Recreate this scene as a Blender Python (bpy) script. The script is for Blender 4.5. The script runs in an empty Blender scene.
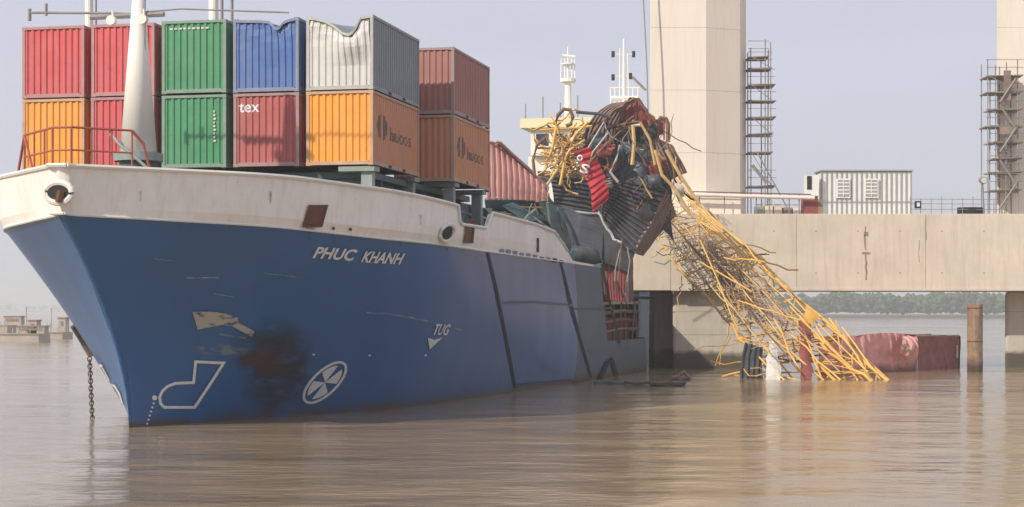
import bpy, bmesh, math, random
from mathutils import Vector, noise
C = bpy.context.scene.collection
R = math.radians
# ------------------------------------------------------------------ camera, world, sun
F = 1800.0            # focal length in pixels of a 1024-wide picture
EYE = 3.82            # camera height above the river
HZ = 310.0            # picture row of the horizon
sc = bpy.context.scene
cam = bpy.data.cameras.new('camera'); co = bpy.data.objects.new('camera', cam); C.objects.link(co)
co.location = (0, 0, EYE); co.rotation_euler = (R(90), 0, 0)
cam.sensor_width = 36; cam.lens = F/1024*36; cam.shift_y = (HZ-253.5)/1024
cam.clip_start = .5; cam.clip_end = 20000
sc.camera = co
SUN_AZ, SUN_EL = 229.0, 32.0     # compass direction the sun stands in (0 = +Y, 90 = +X)
w = bpy.data.worlds.new('World'); sc.world = w; w.use_nodes = True
nt = w.node_tree; bg = nt.nodes['Background']
sky = nt.nodes.new('ShaderNodeTexSky'); sky.sky_type = 'NISHITA'; sky.sun_disc = False
sky.sun_elevation = R(SUN_EL); sky.sun_rotation = R(SUN_AZ)
sky.dust_density = 3.0; sky.air_density = 1.0; sky.ozone_density = 1.6; sky.altitude = 0
mx = nt.nodes.new('ShaderNodeMix'); mx.data_type = 'RGBA'; mx.inputs[0].default_value = .82
mx.inputs[7].default_value = (6.0, 6.05, 7.0, 1)         # thin high overcast
nt.links.new(sky.outputs[0], mx.inputs[6])
tcw = nt.nodes.new('ShaderNodeTexCoord'); mpw = nt.nodes.new('ShaderNodeMapping'); mpw.inputs[3].default_value = (1.2, 1.2, 6)
nw = nt.nodes.new('ShaderNodeTexNoise'); nw.inputs['Scale'].default_value = 2.2; nw.inputs['Detail'].default_value = 5
rw = nt.nodes.new('ShaderNodeMapRange'); rw.inputs[1].default_value = .3; rw.inputs[2].default_value = .7
rw.inputs[3].default_value = .92; rw.inputs[4].default_value = 1.05
mw = nt.nodes.new('ShaderNodeVectorMath'); mw.operation = 'SCALE'
nt.links.new(tcw.outputs['Generated'], mpw.inputs[0]); nt.links.new(mpw.outputs[0], nw.inputs['Vector'])
nt.links.new(nw.outputs['Fac'], rw.inputs[0]); nt.links.new(mx.outputs[2], mw.inputs[0]); nt.links.new(rw.outputs[0], mw.inputs['Scale'])
nt.links.new(mw.outputs[0], bg.inputs[0]); bg.inputs[1].default_value = 0.1
sl = bpy.data.lights.new('sun', 'SUN'); sl.energy = 3.4; sl.angle = R(1.2); sl.color = (1, .91, .75)
so = bpy.data.objects.new('sun', sl); C.objects.link(so)
d = Vector((math.sin(R(SUN_AZ))*math.cos(R(SUN_EL)), math.cos(R(SUN_AZ))*math.cos(R(SUN_EL)), math.sin(R(SUN_EL))))
so.rotation_euler = d.to_track_quat('Z', 'Y').to_euler(); so.location = (-60, -60, 80)
vs = sc.view_settings; vs.view_transform = 'Standard'; vs.look = 'None'; vs.exposure = 0.25; vs.gamma = 1

# ------------------------------------------------------------------ materials
def mat(name, col, rough=.6, var=.12, scale=1.5, rust=0, rustcol=(.16, .06, .025), streak=0, metal=0, bump=.0, dirt=0, dirtcol=(.12, .09, .06), spec=.4):
    """painted / weathered surface: colour noise, rust spots, vertical run-off streaks"""
    m = bpy.data.materials.new(name); m.use_nodes = True; t = m.node_tree; N = t.nodes; L = t.links
    b = N['Principled BSDF']; b.inputs['Roughness'].default_value = rough; b.inputs['Metallic'].default_value = metal
    b.inputs['Specular IOR Level'].default_value = spec
    tc = N.new('ShaderNodeTexCoord')
    g = N.new('ShaderNodeNewGeometry')
    n1 = N.new('ShaderNodeTexNoise'); n1.inputs['Scale'].default_value = scale; n1.inputs['Detail'].default_value = 8; n1.inputs['Roughness'].default_value = .65
    L.new(g.outputs['Position'], n1.inputs['Vector'])
    mr = N.new('ShaderNodeMapRange'); mr.inputs[1].default_value = .3; mr.inputs[2].default_value = .7
    mr.inputs[3].default_value = 1-var; mr.inputs[4].default_value = 1+var; L.new(n1.outputs['Fac'], mr.inputs[0])
    v = N.new('ShaderNodeVectorMath'); v.operation = 'SCALE'; v.inputs[0].default_value = col; L.new(mr.outputs[0], v.inputs['Scale'])
    out = v.outputs[0]
    def over(fac, c, o):
        x = N.new('ShaderNodeMix'); x.data_type = 'RGBA'; L.new(fac, x.inputs[0]); L.new(o, x.inputs[6]); x.inputs[7].default_value = (*c, 1); return x.outputs[2]
    def thr(src, lo, hi, amt):
        r = N.new('ShaderNodeMapRange'); r.inputs[1].default_value = lo; r.inputs[2].default_value = hi; r.inputs[4].default_value = amt; L.new(src, r.inputs[0]); return r.outputs[0]
    if streak:
        mp = N.new('ShaderNodeMapping'); mp.inputs[3].default_value = (2.2, 2.2, .16); L.new(g.outputs['Position'], mp.inputs[0])
        n2 = N.new('ShaderNodeTexNoise'); n2.inputs['Scale'].default_value = 1.7; n2.inputs['Detail'].default_value = 6; n2.inputs['Roughness'].default_value = .7
        L.new(mp.outputs[0], n2.inputs['Vector']); out = over(thr(n2.outputs['Fac'], .48, .75, streak), dirtcol, out)
    if dirt:
        n4 = N.new('ShaderNodeTexNoise'); n4.inputs['Scale'].default_value = .35; n4.inputs['Detail'].default_value = 9; n4.inputs['Roughness'].default_value = .7
        L.new(g.outputs['Position'], n4.inputs['Vector']); out = over(thr(n4.outputs['Fac'], .42, .72, dirt), dirtcol, out)
    if rust:
        n3 = N.new('ShaderNodeTexNoise'); n3.inputs['Scale'].default_value = 2.3; n3.inputs['Detail'].default_value = 12; n3.inputs['Roughness'].default_value = .75
        L.new(g.outputs['Position'], n3.inputs['Vector']); out = over(thr(n3.outputs['Fac'], .66-rust*.18, .74-rust*.12, .85), rustcol, out)
    L.new(out, b.inputs['Base Color'])
    if bump:
        nb = N.new('ShaderNodeTexNoise'); nb.inputs['Scale'].default_value = scale*5; nb.inputs['Detail'].default_value = 6; L.new(g.outputs['Position'], nb.inputs['Vector'])
        bp = N.new('ShaderNodeBump'); bp.inputs['Strength'].default_value = bump; bp.inputs['Distance'].default_value = .05
        L.new(nb.outputs['Fac'], bp.inputs['Height']); L.new(bp.outputs[0], b.inputs['Normal'])
    m['out'] = 1
    return m
def waterline_tint(m, z0, z1, col, amt=.9):
    """colour band up to height z1: wet stain, on the hull also painted reflection"""
    t = m.node_tree; N = t.nodes; L = t.links; b = N['Principled BSDF']; src = b.inputs['Base Color'].links[0].from_socket
    g = N.new('ShaderNodeNewGeometry'); s = N.new('ShaderNodeSeparateXYZ'); L.new(g.outputs['Position'], s.inputs[0])
    n = N.new('ShaderNodeTexNoise'); n.inputs['Scale'].default_value = .9; n.inputs['Detail'].default_value = 8; L.new(g.outputs['Position'], n.inputs['Vector'])
    a = N.new('ShaderNodeMath'); a.operation = 'MULTIPLY_ADD'; a.inputs[1].default_value = -.9; L.new(n.outputs['Fac'], a.inputs[0]); L.new(s.outputs[2], a.inputs[2])
    r = N.new('ShaderNodeMapRange'); r.inputs[1].default_value = z0-.45; r.inputs[2].default_value = z1-.45; r.inputs[3].default_value = amt; r.inputs[4].default_value = 0; L.new(a.outputs[0], r.inputs[0])
    x = N.new('ShaderNodeMix'); x.data_type = 'RGBA'; L.new(r.outputs[0], x.inputs[0]); L.new(src, x.inputs[6]); x.inputs[7].default_value = (*col, 1); L.new(x.outputs[2], b.inputs['Base Color'])
    return m
M = {}
M['hull'] = waterline_tint(mat('blue_hull_paint', (.013, .112, .33), .30, .06, .5, rust=.04, streak=.2, dirtcol=(.03, .085, .18), dirt=.3, spec=.6), .0, .35, (.10, .055, .03), .85)  # brown foot band: waterline dirt plus the water's reflection painted in
M['hullaft'] = waterline_tint(mat('faded_grey_blue_paint', (.085, .135, .19), .55, .14, .6, rust=.12, streak=.4, dirtcol=(.10, .11, .12), dirt=.4), .1, .5, (.10, .06, .035))
M['white'] = mat('ship_white_paint', (.86, .84, .815), .5, .05, .8, rust=.06, streak=.35, dirtcol=(.55, .45, .35), dirt=.25)
M['mast'] = mat('mast_white', (.80, .78, .73), .45, .03, 1, streak=.12, dirtcol=(.5, .43, .35))
M['trim'] = mat('trim_white', (.72, .70, .66), .5, .05, 2)
M['mark'] = mat('marking_white', (.72, .73, .74), .5, .12, 6, rust=.05)
M['teal'] = mat('deck_teal', (.055, .10, .105), .6, .2, 1.2, rust=.25, streak=.3)
M['tealp'] = mat('pale_teal', (.24, .29, .28), .6, .15, 1.5, rust=.15)
M['deck'] = mat('deck_green', (.06, .10, .085), .7, .2, 1, rust=.3)
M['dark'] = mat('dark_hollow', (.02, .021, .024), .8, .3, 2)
M['rusty'] = mat('rusted_steel', (.13, .055, .03), .8, .35, 3, bump=.3)
M['cream'] = mat('cream_paint', (.72, .66, .44), .5, .05, .8, streak=.1)
M['crwhite'] = mat('house_white', (.75, .74, .70), .5, .05, .8, streak=.15)
M['railred'] = mat('red_rail_paint', (.38, .09, .06), .5, .15, 3)
M['glass'] = mat('dark_glass', (.03, .04, .05), .1, .1, 1)
M['yel'] = mat('crane_yellow', (.72, .42, .10), .5, .16, 1.5, rust=.22, rustcol=(.20, .09, .04))
M['yel2'] = mat('crane_yellow_dusty', (.56, .37, .15), .65, .25, 1.5, rust=.45, rustcol=(.17, .09, .05))
M['brownt'] = mat('rusty_tube', (.19, .105, .06), .7, .3, 2, rust=.3)
M['conc'] = mat('concrete', (.65, .575, .485), .85, .07, .5, streak=.42, dirtcol=(.36, .29, .21), dirt=.3, bump=.12)
M['concw'] = mat('pale_concrete', (.80, .725, .64), .85, .04, .35, streak=.28, dirtcol=(.52, .45, .37), dirt=.22, bump=.1)
M['ped'] = waterline_tint(mat('pedestal_concrete', (.54, .50, .43), .85, .08, .5, streak=.3, dirtcol=(.25, .22, .17), dirt=.4, bump=.12), .9, 1.25, (.060, .048, .032), .93)
M['steel'] = mat('scaffold_steel', (.25, .235, .23), .6, .2, 2, rust=.35)
M['plank'] = mat('scaffold_plank', (.25, .20, .17), .8, .3, 2)
M['dirtyw'] = mat('dirty_white_sheet', (.60, .57, .53), .8, .2, 3, rust=.1)
M['net'] = mat('debris_net', (.42, .33, .28), .9, .35, 3)
M['grey'] = mat('dark_container', (.080, .082, .096), .5, .25, 2, rust=.2, rustcol=(.10, .06, .045))
M['grey2'] = mat('dark_slate_panel', (.095, .105, .13), .5, .2, 2, rust=.1)
M['brn'] = mat('brown_panel', (.24, .165, .14), .6, .3, 2, rust=.3)
M['maroon'] = mat('maroon_panel', (.24, .06, .055), .6, .2, 2, rust=.2)
M['brightred'] = mat('bright_red_panel', (.50, .045, .06), .5, .15, 3)
M['wood'] = waterline_tint(mat('weathered_pile', (.25, .16, .11), .9, .35, 2.5, streak=.6, dirtcol=(.36, .30, .25), bump=.4), .3, .9, (.05, .035, .025))
M['stripe'] = mat('office_panel', (.74, .74, .73), .6, .05, 2)
M['stripeg'] = mat('office_rib', (.30, .31, .32), .6, .05, 2)
M['sub'] = waterline_tint(mat('faded_red_container', (.74, .33, .30), .7, .25, 1.2, rust=.15, dirt=.4, dirtcol=(.36, .22, .18)), .1, .5, (.16, .07, .05))
M['subd'] = mat('dark_red_end', (.30, .10, .095), .7, .3, 2, rust=.2)
M['chain'] = mat('chain_iron', (.11, .075, .05), .7, .3, 6)
M['barge'] = mat('barge_steel', (.40, .35, .31), .8, .2, .5)
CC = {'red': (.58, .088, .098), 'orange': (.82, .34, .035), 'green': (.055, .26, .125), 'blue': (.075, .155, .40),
      'tex': (.42, .10, .095), 'white': (.60, .60, .58), 'shadeor': (.56, .24, .12), 'shadegrey': (.22, .25, .29), 'maroon': (.36, .15, .13), 'pink': (.72, .36, .33)}  # dull orange and slate grey: shade of the port sides put into the colour
for k, c in CC.items():
    M['c_'+k] = mat('container_'+k, c, .55, .11, 1.4, rust=.22, rustcol=tuple(x*.4+.04 for x in c), streak=.45, dirtcol=tuple(x*.55+.11 for x in c), dirt=.45)
    M['f_'+k] = mat('container_frame_'+k, tuple(x*.40+.18 for x in c), .6, .12, 2.5, rust=.2)

# ------------------------------------------------------------------ object helpers
class MB:
    def __init__(s): s.v = []; s.f = []; s.smooth = False
    def add(s, vs, fs):
        o = len(s.v); s.v += [tuple(q) for q in vs]; s.f += [tuple(i+o for i in f) for f in fs]; return s
    def box(s, x0, x1, y0, y1, z0, z1):
        return s.add([(x0, y0, z0), (x1, y0, z0), (x1, y1, z0), (x0, y1, z0), (x0, y0, z1), (x1, y0, z1), (x1, y1, z1), (x0, y1, z1)],
                     [(0, 3, 2, 1), (4, 5, 6, 7), (0, 1, 5, 4), (1, 2, 6, 5), (2, 3, 7, 6), (3, 0, 4, 7)])
    def tube(s, pts, r, n=6, r2=None):
        pts = [Vector(p) for p in pts]; k = len(pts); rings = []
        up = Vector((0, 0, 1))
        for i, p in enumerate(pts):
            d = (pts[min(i+1, k-1)]-pts[max(i-1, 0)])
            if d.length < 1e-6: d = Vector((0, 0, 1))
            d.normalize()
            a = d.cross(up if abs(d.z) < .95 else Vector((1, 0, 0))).normalized(); b = d.cross(a)
            rr = r if r2 is None else r+(r2-r)*i/(k-1)
            rings.append([p+a*math.cos(2*math.pi*j/n)*rr+b*math.sin(2*math.pi*j/n)*rr for j in range(n)])
        vs = [q for ring in rings for q in ring]; fs = []
        for i in range(k-1):
            for j in range(n):
                fs.append((i*n+j, i*n+(j+1) % n, (i+1)*n+(j+1) % n, (i+1)*n+j))
        fs.append(tuple(range(n))[::-1]); fs.append(tuple((k-1)*n+j for j in range(n)))
        return s.add(vs, fs)
    def prism(s, poly, z0, z1):
        n = len(poly)
        return s.add([(x, y, z0) for x, y in poly]+[(x, y, z1) for x, y in poly],
                     [tuple(range(n))[::-1], tuple(range(n, 2*n))]+[(i, (i+1) % n, (i+1) % n+n, i+n) for i in range(n)])
    def slab(s, poly3, off):
        """closed slab from a 3D polygon, thickness vector off"""
        n = len(poly3); o = Vector(off); p = [Vector(q) for q in poly3]
        return s.add(p+[q+o for q in p], [tuple(range(n)), tuple(range(n, 2*n))[::-1]]+[(i, i+n, (i+1) % n+n, (i+1) % n) for i in range(n)])
    def build(s, name, m, parent=None, smooth=False, recalc=True):
        me = bpy.data.meshes.new(name); me.from_pydata(s.v, [], s.f)
        if recalc:
            b = bmesh.new(); b.from_mesh(me); bmesh.ops.recalc_face_normals(b, faces=b.faces); b.to_mesh(me); b.free()
        me.materials.append(M[m] if isinstance(m, str) else m)
        if smooth:
            for p in me.polygons: p.use_smooth = True
        return link(name, me, parent)
def link(name, me, parent=None, loc=None):
    o = bpy.data.objects.new(name, me); C.objects.link(o)
    if parent:
        o.parent = parent
    if loc: o.location = loc
    return o
def tag(o, label=None, cat=None, group=None, kind=None):
    if label: o['label'] = label
    if cat: o['category'] = cat
    if group: o['group'] = group
    if kind: o['kind'] = kind
    return o
def thing(name, label, cat, loc=(0, 0, 0), rz=0, group=None):
    o = bpy.data.objects.new(name, None); C.objects.link(o); o.location = loc; o.rotation_euler = (0, 0, rz)
    return tag(o, label, cat, group)
def P(px, py, Z):
    """world point at distance Z on the line of sight of a measured photo point"""
    return Vector(((px-512)/F*Z, Z, EYE+(HZ-py)/F*Z))
def interp(tab, x):
    if x <= tab[0][0]: return tab[0][1]
    for (a, p), (b, q) in zip(tab, tab[1:]):
        if x <= b: return p+(q-p)*(x-a)/(b-a)
    return tab[-1][1]
def smi(tab, x):      # smooth (Catmull-Rom like) interpolation
    n = len(tab)
    if x <= tab[0][0]: return tab[0][1]
    if x >= tab[-1][0]: return tab[-1][1]
    for i in range(n-1):
        if x <= tab[i+1][0]:
            x0, y0 = tab[i]; x1, y1 = tab[i+1]; h = x1-x0
            m0 = (y1-tab[max(i-1, 0)][1])/(x1-tab[max(i-1, 0)][0]) if i else (y1-y0)/h
            m1 = (tab[min(i+2, n-1)][1]-y0)/(tab[min(i+2, n-1)][0]-x0)
            t = (x-x0)/h
            return (2*t**3-3*t*t+1)*y0+(t**3-2*t*t+t)*h*m0+(-2*t**3+3*t*t)*y1+(t**3-t*t)*h*m1

# ------------------------------------------------------------------ river, banks, haze
def water():
    m = bpy.data.materials.new('river_water'); m.use_nodes = True; t = m.node_tree; N = t.nodes; L = t.links
    b = N['Principled BSDF']; b.inputs['Base Color'].default_value = (.215, .150, .095, 1); b.inputs['Roughness'].default_value = .10
    b.inputs['IOR'].default_value = 1.33; b.inputs['Specular IOR Level'].default_value = .5
    g = N.new('ShaderNodeNewGeometry')
    def wv(sx, sy, scale, det, rough=.55):
        mp = N.new('ShaderNodeMapping'); mp.inputs[3].default_value = (sx, sy, 1); mp.inputs[2].default_value = (0, 0, .12); L.new(g.outputs['Position'], mp.inputs[0])
        n = N.new('ShaderNodeTexNoise'); n.inputs['Scale'].default_value = scale; n.inputs['Detail'].default_value = det; n.inputs['Roughness'].default_value = rough
        L.new(mp.outputs[0], n.inputs['Vector']); return n.outputs['Fac']
    b1 = N.new('ShaderNodeBump'); b1.inputs['Strength'].default_value = .42; b1.inputs['Distance'].default_value = .60; L.new(wv(.30, .46, .55, 4), b1.inputs['Height'])
    b2 = N.new('ShaderNodeBump'); b2.inputs['Strength'].default_value = .20; b2.inputs['Distance'].default_value = .09; L.new(wv(.7, 1.3, 2.4, 4), b2.inputs['Height']); L.new(b1.outputs[0], b2.inputs['Normal'])
    L.new(b2.outputs[0], b.inputs['Normal'])
    n = wv(.02, .05, 1, 4); r = N.new('ShaderNodeMapRange'); r.inputs[1].default_value = .35; r.inputs[2].default_value = .65; r.inputs[3].default_value = .07; r.inputs[4].default_value = .17; L.new(n, r.inputs[0]); L.new(r.outputs[0], b.inputs['Roughness'])
    c = N.new('ShaderNodeMix'); c.data_type = 'RGBA'; c.inputs[6].default_value = (.25, .180, .104, 1); c.inputs[7].default_value = (.36, .268, .162, 1); L.new(wv(.05, .12, .8, 5), c.inputs[0]); L.new(c.outputs[2], b.inputs['Base Color'])
    return m
M['water'] = water()
S = 7000
tag(MB().add([(-S, -300, 0), (S, -300, 0), (S, S, 0), (-S, S, 0)], [(0, 1, 2, 3)]).build('river_water', 'water'), kind='structure')
tag(MB().add([(-S, -300, -4), (S, -300, -4), (S, S, -4), (-S, S, -4)], [(0, 1, 2, 3)]).build('river_bed', 'rusty'), kind='structure')
M['soil'] = mat('bank_soil', (.12, .10, .06), .9, .2, .02)
tag(MB().box(120, 900, 862, 1300, -3, .8).build('far_river_bank', 'soil'), kind='structure')
tag(MB().box(-3500, 3500, 3300, 3800, -3, 1.5).build('distant_river_bank', 'soil'), kind='structure')
M['leaf'] = mat('bank_foliage', (.05, .085, .035), .9, .45, .25)
random.seed(5)
def treeline(x0, x1, y0, y1, n, hmin, hmax):
    mb = MB()
    for k in range(n):
        x = random.uniform(x0, x1); y = random.uniform(y0, y1)**1
        h = random.uniform(hmin, hmax)*(.8+.35*noise.noise((x*.02, 3, 0))+.15*noise.noise((x*.11, 9, 0)))
        r = h*random.uniform(.22, .4); cx = x; 
        for j in range(9):
            a = random.uniform(0, 6.28); q = random.random()
            c = Vector((cx+math.cos(a)*r*q, y+math.sin(a)*r*q, .8+h*random.uniform(.25, .93)))
            s = r*random.uniform(.3, .6)
            vs = []
            for ax in ((1, 0, 0), (0, 1, 0), (-1, 0, 0), (0, -1, 0)):
                vs.append(c+Vector(ax)*s*random.uniform(.6, 1.3)+Vector((0, 0, random.uniform(-.3, .3)*s)))
            vs.append(c+Vector((0, 0, s*random.uniform(.6, 1.2)))); vs.append(c-Vector((0, 0, s*random.uniform(.5, 1.1))))
            mb.add(vs, [(0, 1, 4), (1, 2, 4), (2, 3, 4), (3, 0, 4), (1, 0, 5), (2, 1, 5), (3, 2, 5), (0, 3, 5)])
    return mb
tag(treeline(122, 460, 864, 930, 1500, 9, 13.5).build('riverside_trees', 'leaf', recalc=False), 'hazy belt of trees along the far river bank', 'trees', kind='stuff')
tag(treeline(-1500, 1500, 3310, 3420, 1100, 10, 18).build('distant_trees', 'leaf', recalc=False), 'faint line of trees on the horizon', 'trees', kind='stuff')

# ------------------------------------------------------------------ the ship's lines
O = Vector((-12.4, 58.6, 0)); AX = Vector((.2164, .9763, 0)); PT = Vector((.9763, -.2164, 0)); RZ = -math.atan2(.2164, .9763)
Dt = [(0, .20), (1, 1.18), (2, 2.18), (4.6, 4.55), (8, 6.0), (12, 7.3), (16, 8.0), (22, 8.3), (40, 8.5), (60, 8.3), (66, 5.9), (76, 6.0), (98, 5.5)]
Wt = [(0, .06), (1, .45), (2, .87), (5, 2.1), (8, 3.5), (13, 5.2), (20, 6.1), (27, 6.7), (41, 7.8), (55, 8.4), (60, 8.2), (66, 5.7), (74, 5.6), (95, 4.5)]
def s0(z): return -4.7*(max(z, 0)/6.64)**1.75 if z < 6.64 else -4.7-.22*(z-6.64)
def hp(s, z, side=1, off=0):
    t = s-s0(z); g = (min(max(z, 0), 6.64)+.2)/6.84; g = (g**.56-.1384)/(1-.1384)
    b = smi(Wt, max(t, 0))*(1-g)+smi(Dt, max(t, 0))*g
    if z < 0: b += z*.25
    if z > 6.64: b += (z-6.64)*.06
    return O+AX*s+PT*(side*(b+off))+Vector((0, 0, z))
def proj(p): return (512+F*p.x/p.y, HZ-F*(p.z-EYE)/p.y)
SIDE = 1
def inv(px, py):
    """(s, z) of the port hull point seen at a measured photo point"""
    s, z = (8.0, 4.0) if SIDE > 0 else (.6, 1.2)
    for _ in range(60):
        a, b = proj(hp(s, z, SIDE)); ex, ey = px-a, py-b
        if abs(ex)+abs(ey) < .01: break
        e = .01
        a1, b1 = proj(hp(s+e, z, SIDE)); a2, b2 = proj(hp(s, z+e, SIDE))
        j11, j21, j12, j22 = (a1-a)/e, (b1-b)/e, (a2-a)/e, (b2-b)/e
        D = j11*j22-j12*j21
        ds = (ex*j22-j12*ey)/D; dz = (j11*ey-j21*ex)/D
        ds = max(-3, min(3, ds)); dz = max(-1.5, min(1.5, dz)); s += ds; z += dz; z = max(-.8, min(9, z))
    return s, z
def onhull(px, py, off=.03):
    s, z = inv(px, py)
    e = .05; p = hp(s, z, SIDE); n = (hp(s+e, z, SIDE)-p).cross(hp(s, z+e, SIDE)-p).normalized()
    if n.dot(PT)*SIDE < 0: n = -n
    return p+n*off
def zb(s): return interp([(-6, 6.70), (0, 6.50), (6, 6.30), (15, 6.16), (28, 6.12), (60, 6.1)], s)      # paint boundary
def ztop(s): return interp([(-6, 8.10), (1, 8.08), (6, 7.95), (11.5, 7.72), (11.7, 7.05), (15.2, 7.05), (15.9, 7.70), (24, 7.6), (28, 7.45), (30.5, 6.9), (33, 6.25), (41, 6.2), (41.6, 2.1), (66, 2.05), (67, 5.0), (95, 5.0)], s)
ship = thing('cargo_ship', 'blue hulled cargo ship with white bulwark, its bow at left, wrecked against the bridge pier', 'ship', O, 0)
def sp(o):            # part of the ship: built in world space, parented with the ship's base as origin
    o.parent = ship; o.location = o.location-Vector(O); return o
def hull_strip(name, m, ta, tb, zlo, zhi, sides, nt, nz, inward=0.0, parent=None, off=0):
    """strip of shell plating between two height functions; columns follow the rake of the stem"""
    mb = MB()
    for side in sides:
        for layer in ((0, inward) if inward else (0,)):
            vs = []
            for i in range(nt+1):
                t = ta+(tb-ta)*i/nt
                for j in range(nz+1):
                    f = j/nz
                    z = zlo(t-5)*(1-f)+zhi(t-5)*f
                    for _ in range(3): z = zlo(t+s0(z))*(1-f)+zhi(t+s0(z))*f
                    p = hp(t+s0(z), z, side, off)
                    # dished plates between frames
                    q = .03*noise.noise((t*.4, z*.4, side*3.))+.004*math.sin(t*2*math.pi/2.4)*min(1, max(0, t-3)/4)
                    vs.append(p+PT*side*(q-layer))
            mb.add(vs, [(i*(nz+1)+j, (i+1)*(nz+1)+j, (i+1)*(nz+1)+j+1, i*(nz+1)+j+1) for i in range(nt) for j in range(nz)])
            if inward and layer == 0:      # top edge closing the two skins
                top = []
                for i in range(nt+1):
                    a = Vector(vs[i*(nz+1)+nz]); top += [a+Vector((0, 0, .002)), a-PT*side*inward+Vector((0, 0, .002))]
                mb.add(top, [(2*i, 2*i+2, 2*i+3, 2*i+1) for i in range(nt)])
    return mb
zl = lambda s: -1.2
def ztb(s): return min(zb(s), ztop(s))
sp(tag(hull_strip('hull', 'hull', 0, 37.5, zl, ztb, (1, -1), 150, 26).build('hull', 'hull', smooth=True), 'deep blue shell plating of the bow'))
sp(tag(hull_strip('hull', 'hullaft', 37.5, 104, zl, ztb, (1, -1), 130, 14).build('aft_hull', 'hullaft', smooth=True), 'faded grey blue shell plating amidships'))
# nose plates closing the blunt stem, blue and white
def nose(z0, z1, m, name):
    vs = []; n = 14
    for k in range(n+1):
        z = z0+(z1-z0)*k/n; a = hp(s0(z), z, 1); b = hp(s0(z), z, -1)
        vs += [a, (a+b)/2-AX*.16, b]
    mb = MB().add(vs, [(3*k+i, 3*k+i+1, 3*k+i+4, 3*k+i+3) for k in range(n) for i in range(2)]); return sp(mb.build(name, m, smooth=True))
nose(-1.2, 6.70, 'hull', 'stem_plate'); nose(6.70, 8.10, 'white', 'bulwark_nose')
sp(tag(hull_strip('b', 'white', 0, 43, ztb, ztop, (1, -1), 215, 5, inward=.12).build('bulwark', 'white', smooth=False), 'off white bulwark with rust streaks'))
# pale sheer line under the white, bulwark cap rail
for nm, zf, r, m_ in (('sheer_line', lambda s: zb(s)+.02, .045, 'trim'), ('cap_rail', lambda s: ztop(s)+.03, .07, 'trim')):
    mb = MB()
    for side in (1, -1):
        pts = []
        for i in range(120):
            t = 36.5*i/119; s = t-5.2
            pts.append(hp(s, zf(s), side, .02))
        mb.tube(pts, r, 6)
    mb.tube([hp(-5.2, zf(-5), 1, 0), hp(-5.2, zf(-5), -1, 0)-AX*.05], r, 6)
    sp(mb.build(nm, m_))
# decks
def deck(s_a, s_b, z, m, name, n=40, inset=.15):
    vs = []
    for i in range(n+1):
        s = s_a+(s_b-s_a)*i/n; vs += [hp(s, z, 1, -inset), hp(s, z, -1, -inset)]
    mb = MB().add(vs, [(2*i, 2*i+1, 2*i+3, 2*i+2) for i in range(n)]); return sp(mb.build(name, m))
deck(-4.9, 12, 6.95, 'deck', 'forecastle_deck'); deck(12, 41, 6.0, 'deck', 'main_deck'); deck(41, 96, 1.6, 'deck', 'sunken_deck')
def local_box(s_a, s_b, b0, b1, z0, z1, mb=None):
    mb = mb or MB(); q = [O+AX*s+PT*b for s, b in ((s_a, b0), (s_a, b1), (s_b, b1), (s_b, b0))]
    mb.prism([(v.x, v.y) for v in q], z0, z1); return mb
sp(local_box(6.2, 33, -5.9, 5.9, 6.1, 8.45).build('hatch_coaming', 'teal'))
sp(local_box(6.0, 20.5, -6.3, 6.3, 8.453, 8.68).build('hatch_cover', 'teal'))
for s in (5.75, 11.0, 14.0, 18.6):         # stands that carry the outboard containers
    for b in (6.3,) if s < 12 else (7.1,):
        mb = local_box(s-.18, s+.18, b-.22, b+.18, 6.9 if s < 12 else 6.0, 8.65)
        local_box(s-.34, s+.34, b-1.0, b+.3, 8.651, 8.82, mb); sp(mb.build('container_stand', 'tealp'))
for i in range(9):                          # vertical stays on the coaming side
    s = 7.5+i*2.9; sp(local_box(s, s+.12, 5.9, 6.25, 6.1, 8.44).build('coaming_stay', 'teal'))
mb = MB(); mb.tube([O+AX*12.2+PT*6.6+Vector((0, 0, 7.9)), O+AX*33+PT*6.9+Vector((0, 0, 7.7))], .06)
for i in range(12): q = O+AX*(12.4+i*1.8)+PT*6.65; mb.tube([q+Vector((0, 0, 6)), q+Vector((0, 0, 7.85))], .05)
sp(mb.build('walkway_rail', 'tealp'))
# inner bulkhead seen through the torn side, slatted ruin
sp(local_box(41.2, 41.5, 3.2, 8.1, 1.6, 6.1).build('torn_bulkhead', 'teal'))
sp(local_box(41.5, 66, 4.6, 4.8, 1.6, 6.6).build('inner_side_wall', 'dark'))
sp(local_box(62.6, 62.8, -1, 7.3, 1.6, 5.0).build('dark_backing', 'dark'))  # added dark panel, keeps bright sky out of the torn opening
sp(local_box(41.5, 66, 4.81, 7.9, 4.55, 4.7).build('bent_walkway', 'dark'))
for i, z in enumerate((2.5, 3.05, 3.6, 4.2)):
    a = O+AX*46+PT*7.6+Vector((0, 0, z)); b = O+AX*62+PT*7.4+Vector((0, 0, z+.1))
    sp(MB().tube([a, (a+b)/2+Vector((0, 0, random.uniform(-.1, .12))), b], .11).build('side_rail', ('trim' if i == 3 else ('maroon' if i % 2 else 'brn'))))
for k in range(7):
    a = O+AX*(46.5+k*2.4)+PT*7.5; sp(MB().tube([a+Vector((0, 0, 1.6)), a+Vector((random.uniform(-.2, .2), 0, 4.4))], .07).build('side_post', 'brn'))
sp(MB().slab([O+AX*47+PT*6.9+Vector((0, 0, 1.7)), O+AX*61+PT*6.9+Vector((0, 0, 1.7)), O+AX*61+PT*6.9+Vector((0, 0, 3.4)), O+AX*47+PT*6.9+Vector((0, 0, 3.3))], PT*.06).build('red_side_screen', 'maroon'))

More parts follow.
